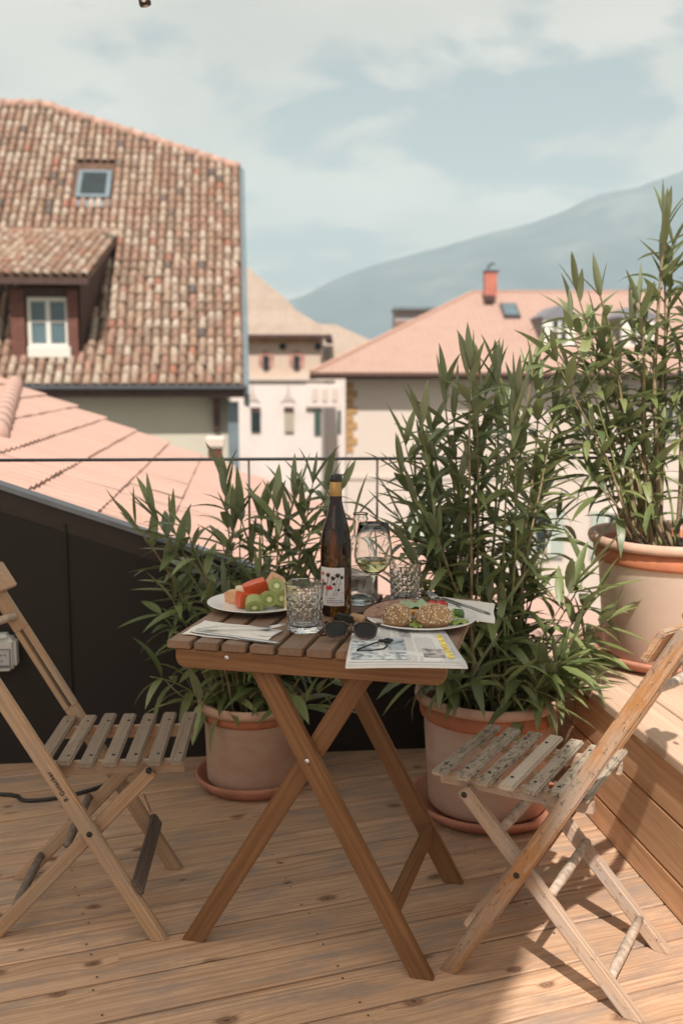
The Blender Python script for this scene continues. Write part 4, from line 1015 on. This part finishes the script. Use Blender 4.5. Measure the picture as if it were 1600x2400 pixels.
def tumbler_me():
    n = 72; prof_o = [(0, 0), (.0325, 0), (.0345, .003)]; rows = 22; vs, fs, idx = [], [], []
    def cut(a, z):
        # crossing diagonal mitre cuts and star bosses, as depth
        k = 5; u = a / (2 * math.pi) * k; q = 9; z_ = (z - .006) / .078
        s = z_ * 3.0; d1 = abs(((u * 2 + s * 1.4) % 1) - .5); d2 = abs(((u * 2 - s * 1.4) % 1) - .5); d3 = abs(((u * 4) % 1) - .5)
        return (0.0015 * (1 - 2 * min(d1, d2) * 1.6) + .0008 * (1 - 2 * d3)) * (1 if .012 < z < .074 else .0)
    idx.append([0]); vs.append((0, 0, 0))
    for i in range(rows + 8):
        if i == 0: r, z = .031, 0
        elif i == 1: r, z = .0338, .0025
        else: z = .006 + (.096 - .006) * (i - 2) / (rows + 5); r = .0345 + .0042 * (z / .096)
        row = []
        for k in range(n):
            a = 2 * math.pi * k / n; rr = r - cut(a, z); row.append(len(vs)); vs.append((rr * math.cos(a), rr * math.sin(a), z))
        idx.append(row)
    for z in (.0965, .0955, .05, .016, .0125):
        r = {.0965: .0378, .0955: .0368, .05: .0345, .016: .0325, .0125: .028}[z]; row = []
        for k in range(n): a = 2 * math.pi * k / n; row.append(len(vs)); vs.append((r * math.cos(a), r * math.sin(a), z))
        idx.append(row)
    idx.append([len(vs)]); vs.append((0, 0, .012))
    for a, b in zip(idx[:-1], idx[1:]):
        for i in range(n):
            j = (i + 1) % n
            if len(a) == 1: fs.append((a[0], b[i], b[j]))
            elif len(b) == 1: fs.append((a[i], a[j], b[0]))
            else: fs.append((a[i], a[j], b[j], b[i]))
    me = mk('tumbler', vs, fs); bm = bmesh.new(); bm.from_mesh(me); bmesh.ops.recalc_face_normals(bm, faces=bm.faces); bm.to_mesh(me); bm.free(); return me
tm = tumbler_me(); tm.materials.append(m_glass)
for (x, y), s, lb in ((T(-.087, 2.305), 1.14, 'cut-crystal tumbler at the front, beside the fruit plate'), (T(.170, 2.62), 1.06, 'cut-crystal tumbler at the back, behind the bread rolls')):
    o = link('crystal_tumbler', tm, None, None, (x, y, TZ), (0, 0, R.uniform(0, 1))); o.scale = (s, s, s * (1.02 if s > 1.1 else 1.0)); props(o, lb, 'glass', 'crystal tumblers on the table')
PL, PR_ = (-.208, 2.425), (.185, 2.268)
def plate(c, label, rp=.125):
    return props(lathe('plate', [(0, .004), (.055, .004), (.057, 0), (.063, 0), (.066, .005), (.085, .009), (rp * .93, .0155), (rp, .0185), (rp * 1.0, .0200), (rp * .98, .0200), (.088, .0125), (.072, .0085), (0, .0075)], m_china, None, (c[0], c[1], TZ), n=72), label, 'plate', 'white plates on the table')
plate(PL, 'white plate of cut fruit at the left of the table'); plate(PR_, 'white plate with bread rolls and salad at the right of the table', .128)

# fruit
def chunk(name, label, cat, size, loc, rot, mat, group=None, seed=0, jag=.22, sub=3, parent=None, sq=1.0):
    bm = bmesh.new(); bmesh.ops.create_cube(bm, size=1.0)
    bmesh.ops.bevel(bm, geom=list(bm.edges), offset=.045 * sq, segments=2, affect='EDGES')
    bmesh.ops.subdivide_edges(bm, edges=list(bm.edges), cuts=1, use_grid_fill=True)
    for v in bm.verts:
        q = noise.noise(v.co * 2.3 + Vector((seed * 3.1, 0, 0))); v.co *= 1 + jag * q
        v.co = Vector((v.co.x * size[0], v.co.y * size[1], v.co.z * size[2]))
    o = link(name, bm_me(name, bm), mat, parent, loc, rot, sq > 1.2)
    if label: props(o, label, cat, group)
    return o
def flesh(name, c1, c2, rough=.3, sc=60, sss=.0):
    x = NB(name); n = x.noise(x.coord((1, 1, 1)), sc, 5, .65); x.base(x.ramp(n, [(.3, c1), (.7, c2)])); x.rough(rough); x.bump(n, .35, .0015)
    if sss: x.b.inputs['Subsurface Weight'].default_value = sss; x.b.inputs['Subsurface Radius'].default_value = (.01, .004, .002)
    return x.m
m_mel = flesh('orange_melon_flesh', (.62, .28, .13), (.70, .43, .25), sss=.2); m_wat = flesh('red_papaya_flesh', (.58, .075, .025), (.66, .16, .07), sss=.2); m_melp = flesh('pale_melon_flesh', (.62, .50, .28), (.70, .60, .42), sss=.2)
def kiwimat():
    x = NB('kiwi_flesh'); v = x.coord((1, 1, 1), rnd=False); ln = x.n('ShaderNodeVectorMath', operation='LENGTH'); mp = x.n('ShaderNodeMapping'); mp.inputs['Scale'].default_value = (1, 1, 0); x.l(v, mp.inputs[0]); x.l(mp.outputs[0], ln.inputs[0])
    r = x.math('MULTIPLY', ln.outputs['Value'], 1 / .024); n = x.noise(v, 420, 2, .5)
    c = x.ramp(r, [(0, (.62, .62, .40)), (.22, (.55, .58, .28)), (.34, (.21, .25, .07)), (.85, (.30, .34, .11)), (1.0, (.38, .40, .17))])
    sd = x.math('MULTIPLY', x.math('GREATER_THAN', n, .60), x.math('MULTIPLY', x.math('GREATER_THAN', r, .27), x.math('LESS_THAN', r, .50)))
    x.base(x.mix(sd, c, (.012, .01, .008))); x.rough(.28); return x.m
m_kiwi = kiwimat()
def kiwi(label, loc, rot, h=.026, half=False):
    bm = bmesh.new(); n = 20; P = [(.023 * math.cos(2 * math.pi * i / n) * (1.0), .0205 * math.sin(2 * math.pi * i / n)) for i in range(n)]
    if half: P = [(.023 * math.cos(math.pi * i / 12), .021 * math.sin(math.pi * i / 12)) for i in range(13)]
    v = [bm.verts.new((x, y, -h / 2)) for x, y in P]; f = bm.faces.new(v); g = bmesh.ops.extrude_face_region(bm, geom=[f])
    for q in [e for e in g['geom'] if isinstance(e, bmesh.types.BMVert)]: q.co.z = h / 2; q.co.x *= .93; q.co.y *= .93
    bmesh.ops.bevel(bm, geom=list(bm.edges), offset=.002, segments=2, affect='EDGES')
    return props(link('kiwi_slice', bm_me('kiwi_slice', bm), m_kiwi, None, loc, rot), label, 'kiwi', 'fruit pieces on the left plate')
FZ = TZ + .009; G = 'fruit pieces on the left plate'
def pp(dx, dy, z): return (PL[0] + dx, PL[1] + dy, FZ + z)
chunk('melon_piece', 'long pale orange melon wedge at the left of the fruit', 'melon', (.075, .034, .030), pp(-.045, .018, .016), (.1, -.05, -.45), m_mel, G, 1)
chunk('melon_piece', 'pale yellow-edged melon wedge lying behind the papaya', 'melon', (.080, .026, .030), pp(-.020, .052, .020), (.2, 0, .05), m_melp, G, 2)
chunk('papaya_piece', 'bright red-orange papaya chunk nearest the plate rim', 'papaya', (.045, .036, .034), pp(-.027, -.022, .017), (.1, .2, .5), m_wat, G, 3)
chunk('papaya_piece', 'red papaya piece stacked on top of the fruit heap', 'papaya', (.058, .030, .034), pp(-.006, .008, .040), (.15, -.25, .25), m_wat, G, 4)
chunk('melon_piece', 'pale melon block crowning the heap behind the kiwi', 'melon', (.040, .034, .038), pp(.040, .045, .045), (.3, .5, .3), m_mel, G, 5)
chunk('melon_piece', 'upright pale melon slab beside the tumbler', 'melon', (.030, .032, .052), pp(.082, -.030, .026), (0, .08, .2), m_melp, G, 6)
kiwi('kiwi half lying cut side up at the front of the fruit', pp(-.004, -.056, .016), (rad(-62), 0, .12), .032)
kiwi('kiwi slice standing upright in the middle of the fruit', pp(.030, -.042, .024), (rad(82), rad(5), rad(12)), .024)
kiwi('kiwi slice leaning at the right of the kiwi group', pp(.056, -.030, .022), (rad(75), rad(8), rad(30)), .024)
kiwi('topmost kiwi piece resting on the other kiwi', pp(.048, -.004, .046), (rad(60), rad(20), rad(-10)), .024)
# bread and salad
m_roll = None
def bread(name, c1, c2, c3, sc=26):
    x = NB(name); v = x.coord((1, 1, 1), rnd=False); n = x.noise(v, sc, 7, .7); n2 = x.noise(v, sc * 8, 3, .6)
    c = x.ramp(n, [(.30, c1), (.52, c2), (.72, c3)]); x.base(x.mix(x.math('MULTIPLY', n2, .3), c, c1)); x.rough(.8); x.bump(x.math('ADD', n, x.math('MULTIPLY', n2, .5)), .7, .002); return x.m
m_roll = bread('bread_crust', (.20, .095, .035), (.38, .22, .10), (.52, .36, .20)); m_crumb = bread('brown_bread_crumb', (.20, .105, .075), (.34, .205, .155), (.44, .30, .24), 60)
m_seed = plain('sesame_seed', (.74, .66, .52), .5); m_seedd = plain('poppy_seed', (.10, .07, .05), .6)
def roll(label, loc, s, rz, seed, dark):
    bm = bmesh.new(); bmesh.ops.create_icosphere(bm, subdivisions=5, radius=1)
    for v in bm.verts:
        q = v.co.copy(); f = 1 + .05 * noise.fractal(q * 1.6 + Vector((seed, 0, 0)), 1, 2, 4); p = q * f
        p.z = p.z * (.9 if p.z > 0 else .55); x_ = (abs(p.x) ** .88) * (1 if p.x > 0 else -1); v.co = Vector((x_ * s[0], p.y * s[1], p.z * s[2]))
    o = link('bread_roll', bm_me('bread_roll', bm), m_roll, None, loc, (0, 0, rz), True); props(o, label, 'bread roll', 'bread rolls on the right plate')
    rg = random.Random(seed); vv, ff = [], []; me = o.data
    for i in range(520):
        v = me.vertices[rg.randrange(len(me.vertices))]
        if v.co.z < -.1 * s[2]: continue
        nrm = v.normal; t = nrm.orthogonal().normalized(); t.rotate(Matrix.Rotation(rg.uniform(0, 6.28), 3, nrm)); b = nrm.cross(t); c = v.co + nrm * .0006; k = len(vv)
        a_, b_ = .0024, .0014
        vv += [c + t * a_, c + b * b_, c - t * a_, c - b * b_, c + nrm * .0008]; ff += [(k, k + 1, k + 4), (k + 1, k + 2, k + 4), (k + 2, k + 3, k + 4), (k + 3, k, k + 4)]
    m = mk('seeds', vv, ff); m.materials.append(m_seed); m.materials.append(m_seedd)
    for i, p in enumerate(m.polygons): p.material_index = 1 if (dark and (i // 4) % 3 == 0) else 0
    q = link('seeds', m, None, o); props(q, kind='stuff')
def rp(dx, dy, z): return (PR_[0] + dx, PR_[1] + dy, TZ + .008 + z)
roll('round seeded roll at the left of the plate, speckled dark', rp(-.058, -.062, .021), (.035, .031, .036), .2, 11, True)
roll('oval sesame roll at the centre front of the right plate', rp(.024, -.062, .021), (.043, .033, .037), -.1, 12, False)
def slice_():
    P = [(.085 * math.cos(math.pi * i / 18), .058 * math.sin(math.pi * i / 18)) for i in range(19)]
    o = prism('bread_slice', P, -.008, .008, m_crumb, None, bevel=.002, loc=rp(-.052, .002, .014), rot=(rad(16), rad(-6), rad(12))); props(o, 'half-round slice of brown bread leaning at the back left of the plate', 'bread slice')
    pts = [(.0855 * math.cos(math.pi * i / 18), .0585 * math.sin(math.pi * i / 18), 0) for i in range(19)]
    vs = [(x * k, y * k, z) for x, y, _ in pts for k, z in ((.995, -.0086), (1.02, 0), (.995, .0086))]
    link('crust', mk('crust', vs, [(3 * i + a, 3 * i + 3 + a, 3 * i + 4 + a, 3 * i + 1 + a) for i in range(18) for a in (0, 1)]), bread('dark_crust', (.10, .05, .03), (.2, .11, .07), (.28, .17, .11)), o, smooth=True)
    for i in range(7):
        lathe('walnut', [(0, .0007), (R.uniform(.003, .006), 0)], m_dark, o, (R.uniform(-.055, .055), R.uniform(.008, .035), .0081), n=9)
slice_()
def lettuce(label, loc, s, rot, c, seed, cat='salad leaf'):
    bm = bmesh.new(); bmesh.ops.create_grid(bm, x_segments=14, y_segments=14, size=1)
    for v in bm.verts:
        q = v.co; r_ = math.hypot(q.x, q.y); k = 1 / max(1, r_ / max(abs(q.x), abs(q.y), 1e-6)) if r_ > 0 else 1
        x, y = q.x * k, q.y * k; d = math.hypot(x, y)
        z = .35 * noise.noise(Vector((x * 1.8 + seed, y * 1.8, 0))) + .22 * d * math.sin(math.atan2(y, x) * 7 + seed) + .15 * d
        v.co = Vector((x * s[0], y * s[1], z * s[2]))
    return props(link('lettuce_leaf', bm_me('lettuce_leaf', bm), c, None, loc, rot, True), label, cat, 'salad on the right plate')
m_let = flesh('lettuce_green', (.16, .26, .04), (.36, .42, .12), .4, 30); m_let2 = flesh('pale_bluish_lettuce', (.22, .32, .17), (.36, .42, .28), .45, 40)
lettuce('curly yellow-green lettuce at the right rim of the plate', rp(.078, -.058, .010), (.026, .022, .016), (0, 0, .3), m_let, 1)
lettuce('yellow-green lettuce between the two rolls', rp(-.017, -.070, .010), (.016, .018, .02), (.5, 0, 0), m_let, 4)
lettuce('pale cabbage-green leaf lying behind the sesame roll', rp(-.012, .018, .034), (.036, .024, .016), (.1, 0, .1), m_let2, 7)
lettuce('small green lettuce tuft behind the oval roll', rp(.066, -.020, .020), (.024, .02, .02), (.3, 0, .4), m_let, 9)
chunk('orange_pepper_strip', 'orange pepper strip between the rolls', 'pepper', (.034, .014, .012), rp(-.018, -.030, .026), (.2, .1, .1), flesh('orange_pepper', (.60, .24, .04), (.66, .34, .08)), None, 3)
chunk('tomato_piece', 'glossy red tomato piece at the back of the salad', 'tomato', (.026, .017, .014), rp(.048, .006, .036), (.2, 0, .4), flesh('tomato_red', (.42, .02, .015), (.55, .05, .03), .15), None, 4, sq=1.5)
chunk('tomato_piece', 'second red tomato sliver beside the green leaf', 'tomato', (.022, .014, .010), rp(.030, .020, .036), (.2, 0, -.3), flesh('tomato_sliver', (.42, .03, .02), (.55, .07, .04), .15), None, 5, sq=1.5)
chunk('cucumber_piece', 'dark green cucumber end at the right of the salad', 'cucumber', (.022, .018, .015), rp(.086, -.020, .022), (.2, .1, .2), flesh('cucumber_green', (.05, .12, .025), (.12, .2, .05), .25), None, 6, sq=1.8)
# napkins
def napkin(label, P, folds, zoff=.0008):
    """P: four corner points in order; thin folded paper with slightly raised layers"""
    vs, fs = [], []; n = 10
    o = thing('paper_napkin', label, 'napkin', (P[0][0], P[0][1], TZ), 0, 'folded napkins under the cutlery')
    A = [Vector((x - P[0][0], y - P[0][1], 0)) for x, y in P]
    for l_, (u0, u1, v0, v1, z) in enumerate(folds):
        vs, fs = [], []
        for j in range(n + 1):
            for i in range(n + 1):
                u = u0 + (u1 - u0) * i / n; v = v0 + (v1 - v0) * j / n; p = A[0].lerp(A[1], u).lerp(A[3].lerp(A[2], u), v)
                vs.append((p.x + .0015 * math.sin(v * 9 + l_), p.y + .0015 * math.sin(u * 11 + l_), z + zoff + .0018 * noise.noise(Vector((p.x * 25, p.y * 25, l_))) + .0022))
        for j in range(n):
            for i in range(n): a = j * (n + 1) + i; fs.append((a, a + 1, a + n + 2, a + n + 1))
        b = len(vs); vs += [(x, y, z_ - .0011) for x, y, z_ in vs]; per = [i for i in range(n + 1)] + [j * (n + 1) + n for j in range(1, n + 1)] + [n * (n + 1) + i for i in range(n - 1, -1, -1)] + [j * (n + 1) for j in range(n - 1, 0, -1)]
        fs += [(per[k], b + per[k], b + per[(k + 1) % len(per)], per[(k + 1) % len(per)]) for k in range(len(per))]
        link('fold', mk('fold', vs, fs), m_paper, o, smooth=False)
    return o
q = [T(*p) for p in ((-.372, 2.262), (-.175, 2.190), (-.140, 2.293), (-.337, 2.385))]
napkin('folded white napkin under the fork and knife at the front left', q, ((0, 1, 0, 1, 0), (.01, .99, .42, 1.0, .0014)))
q = [T(*p) for p in ((.225, 2.44), (.372, 2.365), (.402, 2.575), (.262, 2.655))]
napkin('white napkin with frilled edge behind the bread plate', q, ((0, 1, 0, 1, 0), (.05, .92, .12, .97, .0014)))
# cutlery
def cutlery(kind, label, p0, p1, z=.0045, arch=0.0, roll=0):
    a = Vector((*p0, TZ + z)); b = Vector((*p1, TZ + z)); L_ = (b - a).length; M = orient(a, b, (0, 0, 1)); M.translation = a
    o = thing(kind, label, kind); o.matrix_world = M @ Matrix.Rotation(roll, 4, 'X')
    if kind == 'knife': prof = [(0, .0040, .0018), (.02, .0055, .0024), (.10 * 5 * L_, .0042, .0024), (.54 * L_, .0045, .0022), (.56 * L_, .0075, .0008), (.80 * L_, .0085, .0006), (.95 * L_, .0065, .0005), (L_, .001, .0003)]
    else: prof = [(0, .0045, .0010), (.02, .006, .0013), (.30 * L_, .0034, .0014), (.60 * L_, .0024, .0014), (.70 * L_, .0035, .0010), (.76 * L_, .0105, .0008), (.82 * L_, .0118, .0007)]
    vs, fs = [], []
    def zc(x): t = x / L_; return arch * math.sin(math.pi * min(1, t / .8)) + (arch * 1.2 * max(0, t - .72) * 4 if arch else 0)
    for x, hw, th in prof:
        z0 = zc(x); vs += [(x, -hw, z0), (x, -hw * .6, z0 + th), (x, hw * .6, z0 + th), (x, hw, z0), (x, 0, z0 - th * .6)]
    for i in range(len(prof) - 1):
        for k in range(5): fs.append((5 * i + k, 5 * i + 5 + k, 5 * i + 5 + (k + 1) % 5, 5 * i + (k + 1) % 5))
    fs += [(4, 3, 2, 1, 0), tuple(5 * (len(prof) - 1) + k for k in range(5))]
    link('handle' if kind == 'fork' else 'knife_body', mk(kind, vs, fs), m_steel, o, smooth=True)
    if kind == 'fork':
        for k in range(4):
            y = (-1.5 + k) * .0060; xs = [.815 * L_, .88 * L_, .94 * L_, L_]
            tube('tine', [(x, y, zc(x) + .0004) for x in xs], lambda t: .0015 * (1 - .55 * t), m_steel, o, 6)
cutlery('fork', 'fork lying on the front left napkin', T(-.342, 2.283), T(-.132, 2.290), .0068, .008)
cutlery('knife', 'knife lying on the front left napkin beside the fork', T(-.352, 2.272), T(-.135, 2.172), .0058)
cutlery('fork', 'fork with tines up leaning on the napkin behind the bread plate', T(.322, 2.42), T(.232, 2.66), .006, .010)
cutlery('knife', 'knife resting on the napkin behind the bread plate', T(.372, 2.44), T(.268, 2.63), .0062)
# newspaper
def newspaper():
    A, B, C, Dp = [Vector((*T(*p), 0)) for p in ((.008, 2.008), (.262, 2.003), (.243, 2.275), (.030, 2.352))]
    o = thing('newspaper', 'folded newspaper page with grey photos and a yellow strip under the bread plate', 'newspaper', (A.x, A.y, TZ))
    x = NB('newsprint'); uv = x.n('ShaderNodeUVMap'); mp = x.n('ShaderNodeMapping'); x.l(uv.outputs[0], mp.inputs[0]); sp = x.n('ShaderNodeSeparateXYZ'); x.l(mp.outputs[0], sp.inputs[0])
    ln = x.math('LESS_THAN', x.math('FRACT', x.math('MULTIPLY', sp.outputs[1], 62)), .5); col = x.math('GREATER_THAN', x.math('FRACT', x.math('MULTIPLY', sp.outputs[0], 5)), .08)
    wv = x.n('ShaderNodeMapping'); wv.inputs['Scale'].default_value = (90, 62, 1); x.l(uv.outputs[0], wv.inputs[0]); wd_ = x.math('GREATER_THAN', x.noise(wv.outputs[0], 1.0, 2, .6), .46)
    blk = x.math('GREATER_THAN', x.noise(uv.outputs[0], 3.2, 1, .5), .44)
    tx = x.math('MULTIPLY', x.math('MULTIPLY', ln, col), x.math('MULTIPLY', wd_, blk)); x.base(x.mix(x.math('MULTIPLY', tx, .62), (.68, .67, .66), (.10, .10, .11))); x.rough(.85)
    A, B, C, Dp = [p - Vector((A.x, A.y, 0)) for p in (A, B, C, Dp)]
    def P(u, v, z=0): 
        p = A.lerp(B, u).lerp(Dp.lerp(C, u), v); edge = max(0, .10 - v) * .06; return (p.x, p.y, z + .0015 * math.sin(u * 3.1) + .001 * math.sin(v * 6 + u * 2) - edge)
    def sheet_(name, u0, u1, v0, v1, z, m, th=0, nn=10):
        vs = [P(u0 + (u1 - u0) * i / nn, v0 + (v1 - v0) * j / nn, z) for j in range(nn + 1) for i in range(nn + 1)]
        fs = [(j * (nn + 1) + i, j * (nn + 1) + i + 1, (j + 1) * (nn + 1) + i + 1, (j + 1) * (nn + 1) + i) for j in range(nn) for i in range(nn)]
        uvv = [(u0 + (u1 - u0) * i / nn, v0 + (v1 - v0) * j / nn) for j in range(nn + 1) for i in range(nn + 1)]
        if th:
            b = len(vs); vs += [(a, c, d - th) for a, c, d in vs]; uvv += uvv
            per = [i for i in range(nn + 1)] + [j * (nn + 1) + nn for j in range(1, nn + 1)] + [nn * (nn + 1) + i for i in range(nn - 1, -1, -1)] + [j * (nn + 1) for j in range(nn - 1, 0, -1)]
            fs += [(per[k], b + per[k], b + per[(k + 1) % len(per)], per[(k + 1) % len(per)]) for k in range(len(per))]
        me = mk(name, vs, fs); ul = me.uv_layers.new(name='UVMap')
        for p in me.polygons:
            for li, vi in zip(p.loop_indices, p.vertices): ul.data[li].uv = uvv[vi]
        return link(name, me, m, o, smooth=True)
    pw = plain('newsprint_blank', (.66, .65, .64), .85, var=.03)
    sheet_('page', 0, 1, 0, 1, .0045, pw, .0028); sheet_('page', .012, .985, .02, 1, .0065, pw, .0012); sheet_('page', .02, .955, .045, 1, .0085, x.m, .0012)
    def photo(name, u0, u1, v0, v1, c1, c2, sc=22):
        y = NB('printed_' + name); n = y.noise(y.coord((1, 1, 1), rnd=True), sc, 4, .6); y.base(y.ramp(n, [(.38, c1), (.5, c2), (.62, tuple(min(1, k * 1.5) for k in c2))])); y.rough(.8); sheet_(name, u0, u1, v0, v1, .0090, y.m, 0, 5)
    photo('photo', .03, .28, .28, .50, (.12, .16, .19), (.42, .46, .48), 60); photo('photo', .04, .52, .07, .24, (.16, .20, .22), (.45, .48, .50), 50)
    photo('photo', .36, .52, .28, .62, (.05, .06, .07), (.28, .32, .36), 40); photo('photo', .66, .84, .12, .36, (.10, .10, .11), (.36, .33, .33), 60)
    photo('yellow_strip', .86, .915, .10, .80, (.55, .40, .06), (.66, .52, .14), 90)
    photo('photo', .48, .60, .66, .84, (.1, .1, .1), (.3, .3, .3), 50)
newspaper()
# sunglasses
def sunglasses():
    X, Y_ = T(.020, 2.185); s = thing('sunglasses', 'dark tortoiseshell sunglasses resting on the newspaper edge', 'sunglasses', (X, Y_, TZ + .010), rad(-9))
    x = NB('tortoiseshell'); n = x.noise(x.coord((1, 1, 1)), 110, 3, .6); x.base(x.ramp(n, [(.45, (.012, .008, .007)), (.6, (.09, .035, .012)), (.7, (.22, .09, .03))])); x.rough(.2); mt = x.m
    ml = plain('dark_green_lens', (.006, .010, .012), .12, var=.1, **{'Specular IOR Level': .18})
    s.scale = (.9, .9, .9); tilt = rad(34)
    for sx in (-1, 1):
        cx = sx * .035; pts = []
        for k in range(28):
            a = 2 * math.pi * k / 28; px = .0265 * math.copysign(abs(math.cos(a)) ** .8, math.cos(a)); pz = .0205 * math.copysign(abs(math.sin(a)) ** .8, math.sin(a)); px *= 1 + .08 * (pz > 0) 
            pts.append((cx + px, -pz * 0 - (.0205 + pz) * -math.sin(tilt) * 0 + math.sin(tilt) * (pz + .0205) * 1.0 * .9 - .004 * (px * sx / .026), .0035 + (pz + .0205) * math.cos(tilt)))
        tube('lens_rim', pts, .0021, mt, s, 8, True)
        c = Vector((sum(p[0] for p in pts) / 28, sum(p[1] for p in pts) / 28, sum(p[2] for p in pts) / 28)); c.y -= .0025
        link('lens', mk('lens', pts + [tuple(c)], [(i, (i + 1) % 28, 28) for i in range(28)]), ml, s, smooth=True)
        tube('hinge_block', [(cx + sx * .024, .020, .036), (cx + sx * .032, .022, .036), (cx + sx * .034, .028, .034)], .0030, mt, s, 8)
    tube('bridge', [(-.010, .016, .030), (-.004, .014, .033), (.004, .014, .033), (.010, .016, .030)], .0022, mt, s, 8, k=4)
    tube('temple_arm', [(-.069, .026, .033), (-.045, .036, .020), (.0, .042, .010), (.04, .040, .006), (.055, .033, .004)], .0021, mt, s, 8, k=5)
    tube('temple_arm', [(.069, .028, .034), (.050, .034, .018), (-.01, .034, .007), (-.055, .020, .004), (-.082, .004, .003)], .0021, mt, s, 8, k=5)
sunglasses()
cx_, cy_ = T(.075, 2.115)
def loop():
    o = thing('hair_tie', 'thin black cord loop with knot lying on the newspaper', 'cord loop', (cx_, cy_, TZ + .0115), rad(20))
    m = plain('black_cord', (.012, .014, .017), .7)
    pts = [(-.048, -.012, 0), (-.02, -.020, 0), (.010, -.018, .0), (.026, .000, .001), (.028, .020, .003), (.020, .034, .004), (.022, .036, .004), (.018, .020, .006), (-.010, .010, .003), (-.040, -.002, .0)]
    tube('cord', pts, .0017, m, o, 8, True)
    tube('knot', [(.020, .024, .004), (.036, .028, .006), (.045, .020, .005), (.036, .014, .004), (.020, .026, .006)], .0034, m, o, 8)
loop()
def cork():
    x, y = T(.028, 2.37); o = thing('bottle_stopper', 'dark folding corkscrew with a used cork, behind the sunglasses', 'corkscrew', (x, y, TZ), rad(-10))
    mb = plain('black_rubber', (.02, .018, .018), .45)
    chunk('corkscrew_handle', None, None, (.040, .020, .020), (-.018, 0, .011), (0, .12, -.1), mb, seed=3, parent=o)
    chunk('lever', None, None, (.022, .014, .010), (.020, .016, .020), (0, 0, .3), mb, seed=4, parent=o)
    lathe('cork', [(0, -.021), (.0105, -.021), (.0115, -.018), (.0115, .018), (.0105, .021), (0, .021)], bread('cork', (.30, .16, .08), (.46, .28, .17), (.55, .38, .26), 120), o, (.014, -.002, .0125), n=24, rot=(rad(90), 0, rad(55)))
cork()

# ------------------------------------------------------------------ socket box, cable, string-light socket
def outlet():
    o = thing('outlet_box', 'pale weatherproof socket box mounted on the dark wall', 'socket box', (W0.x + .9948 * -.035, W0.y + .1018 * -.035, .40), WA)
    mw = plain('pale_grey_plastic', (.52, .52, .50), .45, var=.05)
    box('case', (0, -.032, 0), (.150, .060, .105), mw, o, bevel=.012, seg=3)
    box('lid_hump', (.03, -.036, .055), (.05, .045, .022), mw, o, bevel=.009, seg=3)
    bar('hinge', (.0, -.058, -.052), (.055, -.058, -.052), .012, .008, mw, o, bevel=.002)
    g = box('face_plate', (.012, -.0635, -.010), (.088, .004, .055), plain('greyish_socket_face', (.42, .40, .42), .5, var=.08, scale=60), o, bevel=.001)
    for a, b in (((-.044, 0, -.0275), (.044, 0, -.0275)), ((-.044, 0, .0275), (.044, 0, .0275)), ((-.044, 0, -.0275), (-.044, 0, .0275)), ((.044, 0, -.0275), (.044, 0, .0275))): bar('rim', a, b, .0055, .0022, m_gutd, g, bevel=.0005)
    for x_, z_ in ((.006, .008), (.018, .008), (.030, .008), (.018, -.012)): lathe('pin_hole', [(0, 0), (.0030, 0)], m_screw, g, (x_, -.0023, z_), n=10, rot=(rad(90), 0, 0))
outlet()
tube_pts = [(-1.9, 2.90, .006), (-1.45, 2.93, .006), (-1.07, 2.98, .006), (-.982, 2.935, .006), (-.905, 2.945, .006), (-.83, 2.985, .006), (-.76, 3.05, .006), (-.70, 3.15, .006), (-.69, 3.22, .006)]
props(tube('power_cable', tube_pts, .0062, plain('black_rubber_cable', (.015, .015, .015), .5), None, 8, k=6), 'black cable lying on the deck behind the left chair', 'cable')
def bulb():
    o = thing('lamp_socket', 'small dark lamp holder of a festoon string hanging at the top edge', 'lamp holder', (-.557, 3.0, 2.357), rad(0))
    m = plain('dark_bronze_holder', (.045, .03, .025), .5, .3); r = (0, rad(-14), 0)
    e = lathe('holder', [(0, -.004), (.010, -.006), (.0165, -.004), (.0175, .004), (.0165, .012), (.014, .04), (.010, .055), (0, .057)], m, o, (0, 0, 0), n=24, rot=r)
    lathe('contact_hole', [(0, 0), (.006, 0)], plain('brass_contact', (.4, .33, .25), .4, .6), e, (.0, -.0175, .004), n=12, rot=(rad(90), 0, 0))
    lathe('contact_hole', [(0, 0), (.0075, 0)], plain('brass_contact2', (.5, .45, .38), .4, .4), e, (.0, 0, -.0065), n=12)
    tube('flex', [(-.013, 0, .052), (-.02, 0, .12), (-.02, 0, .20)], .0035, m_rail, o, 6)
    tube('festoon_cable', [(-2.6, 3.0, .33), (-1.2, 3.0, .23), (-.02, 3.0 * 0, .20), (1.4, 0, .24), (3.2, 0, .40)] if False else [(-2.6, 0, .33), (-1.2, 0, .23), (-.02, 0, .20), (1.4, 0, .24), (3.2, 0, .40)], .0045, m_rail, o, 6, k=6)
bulb()
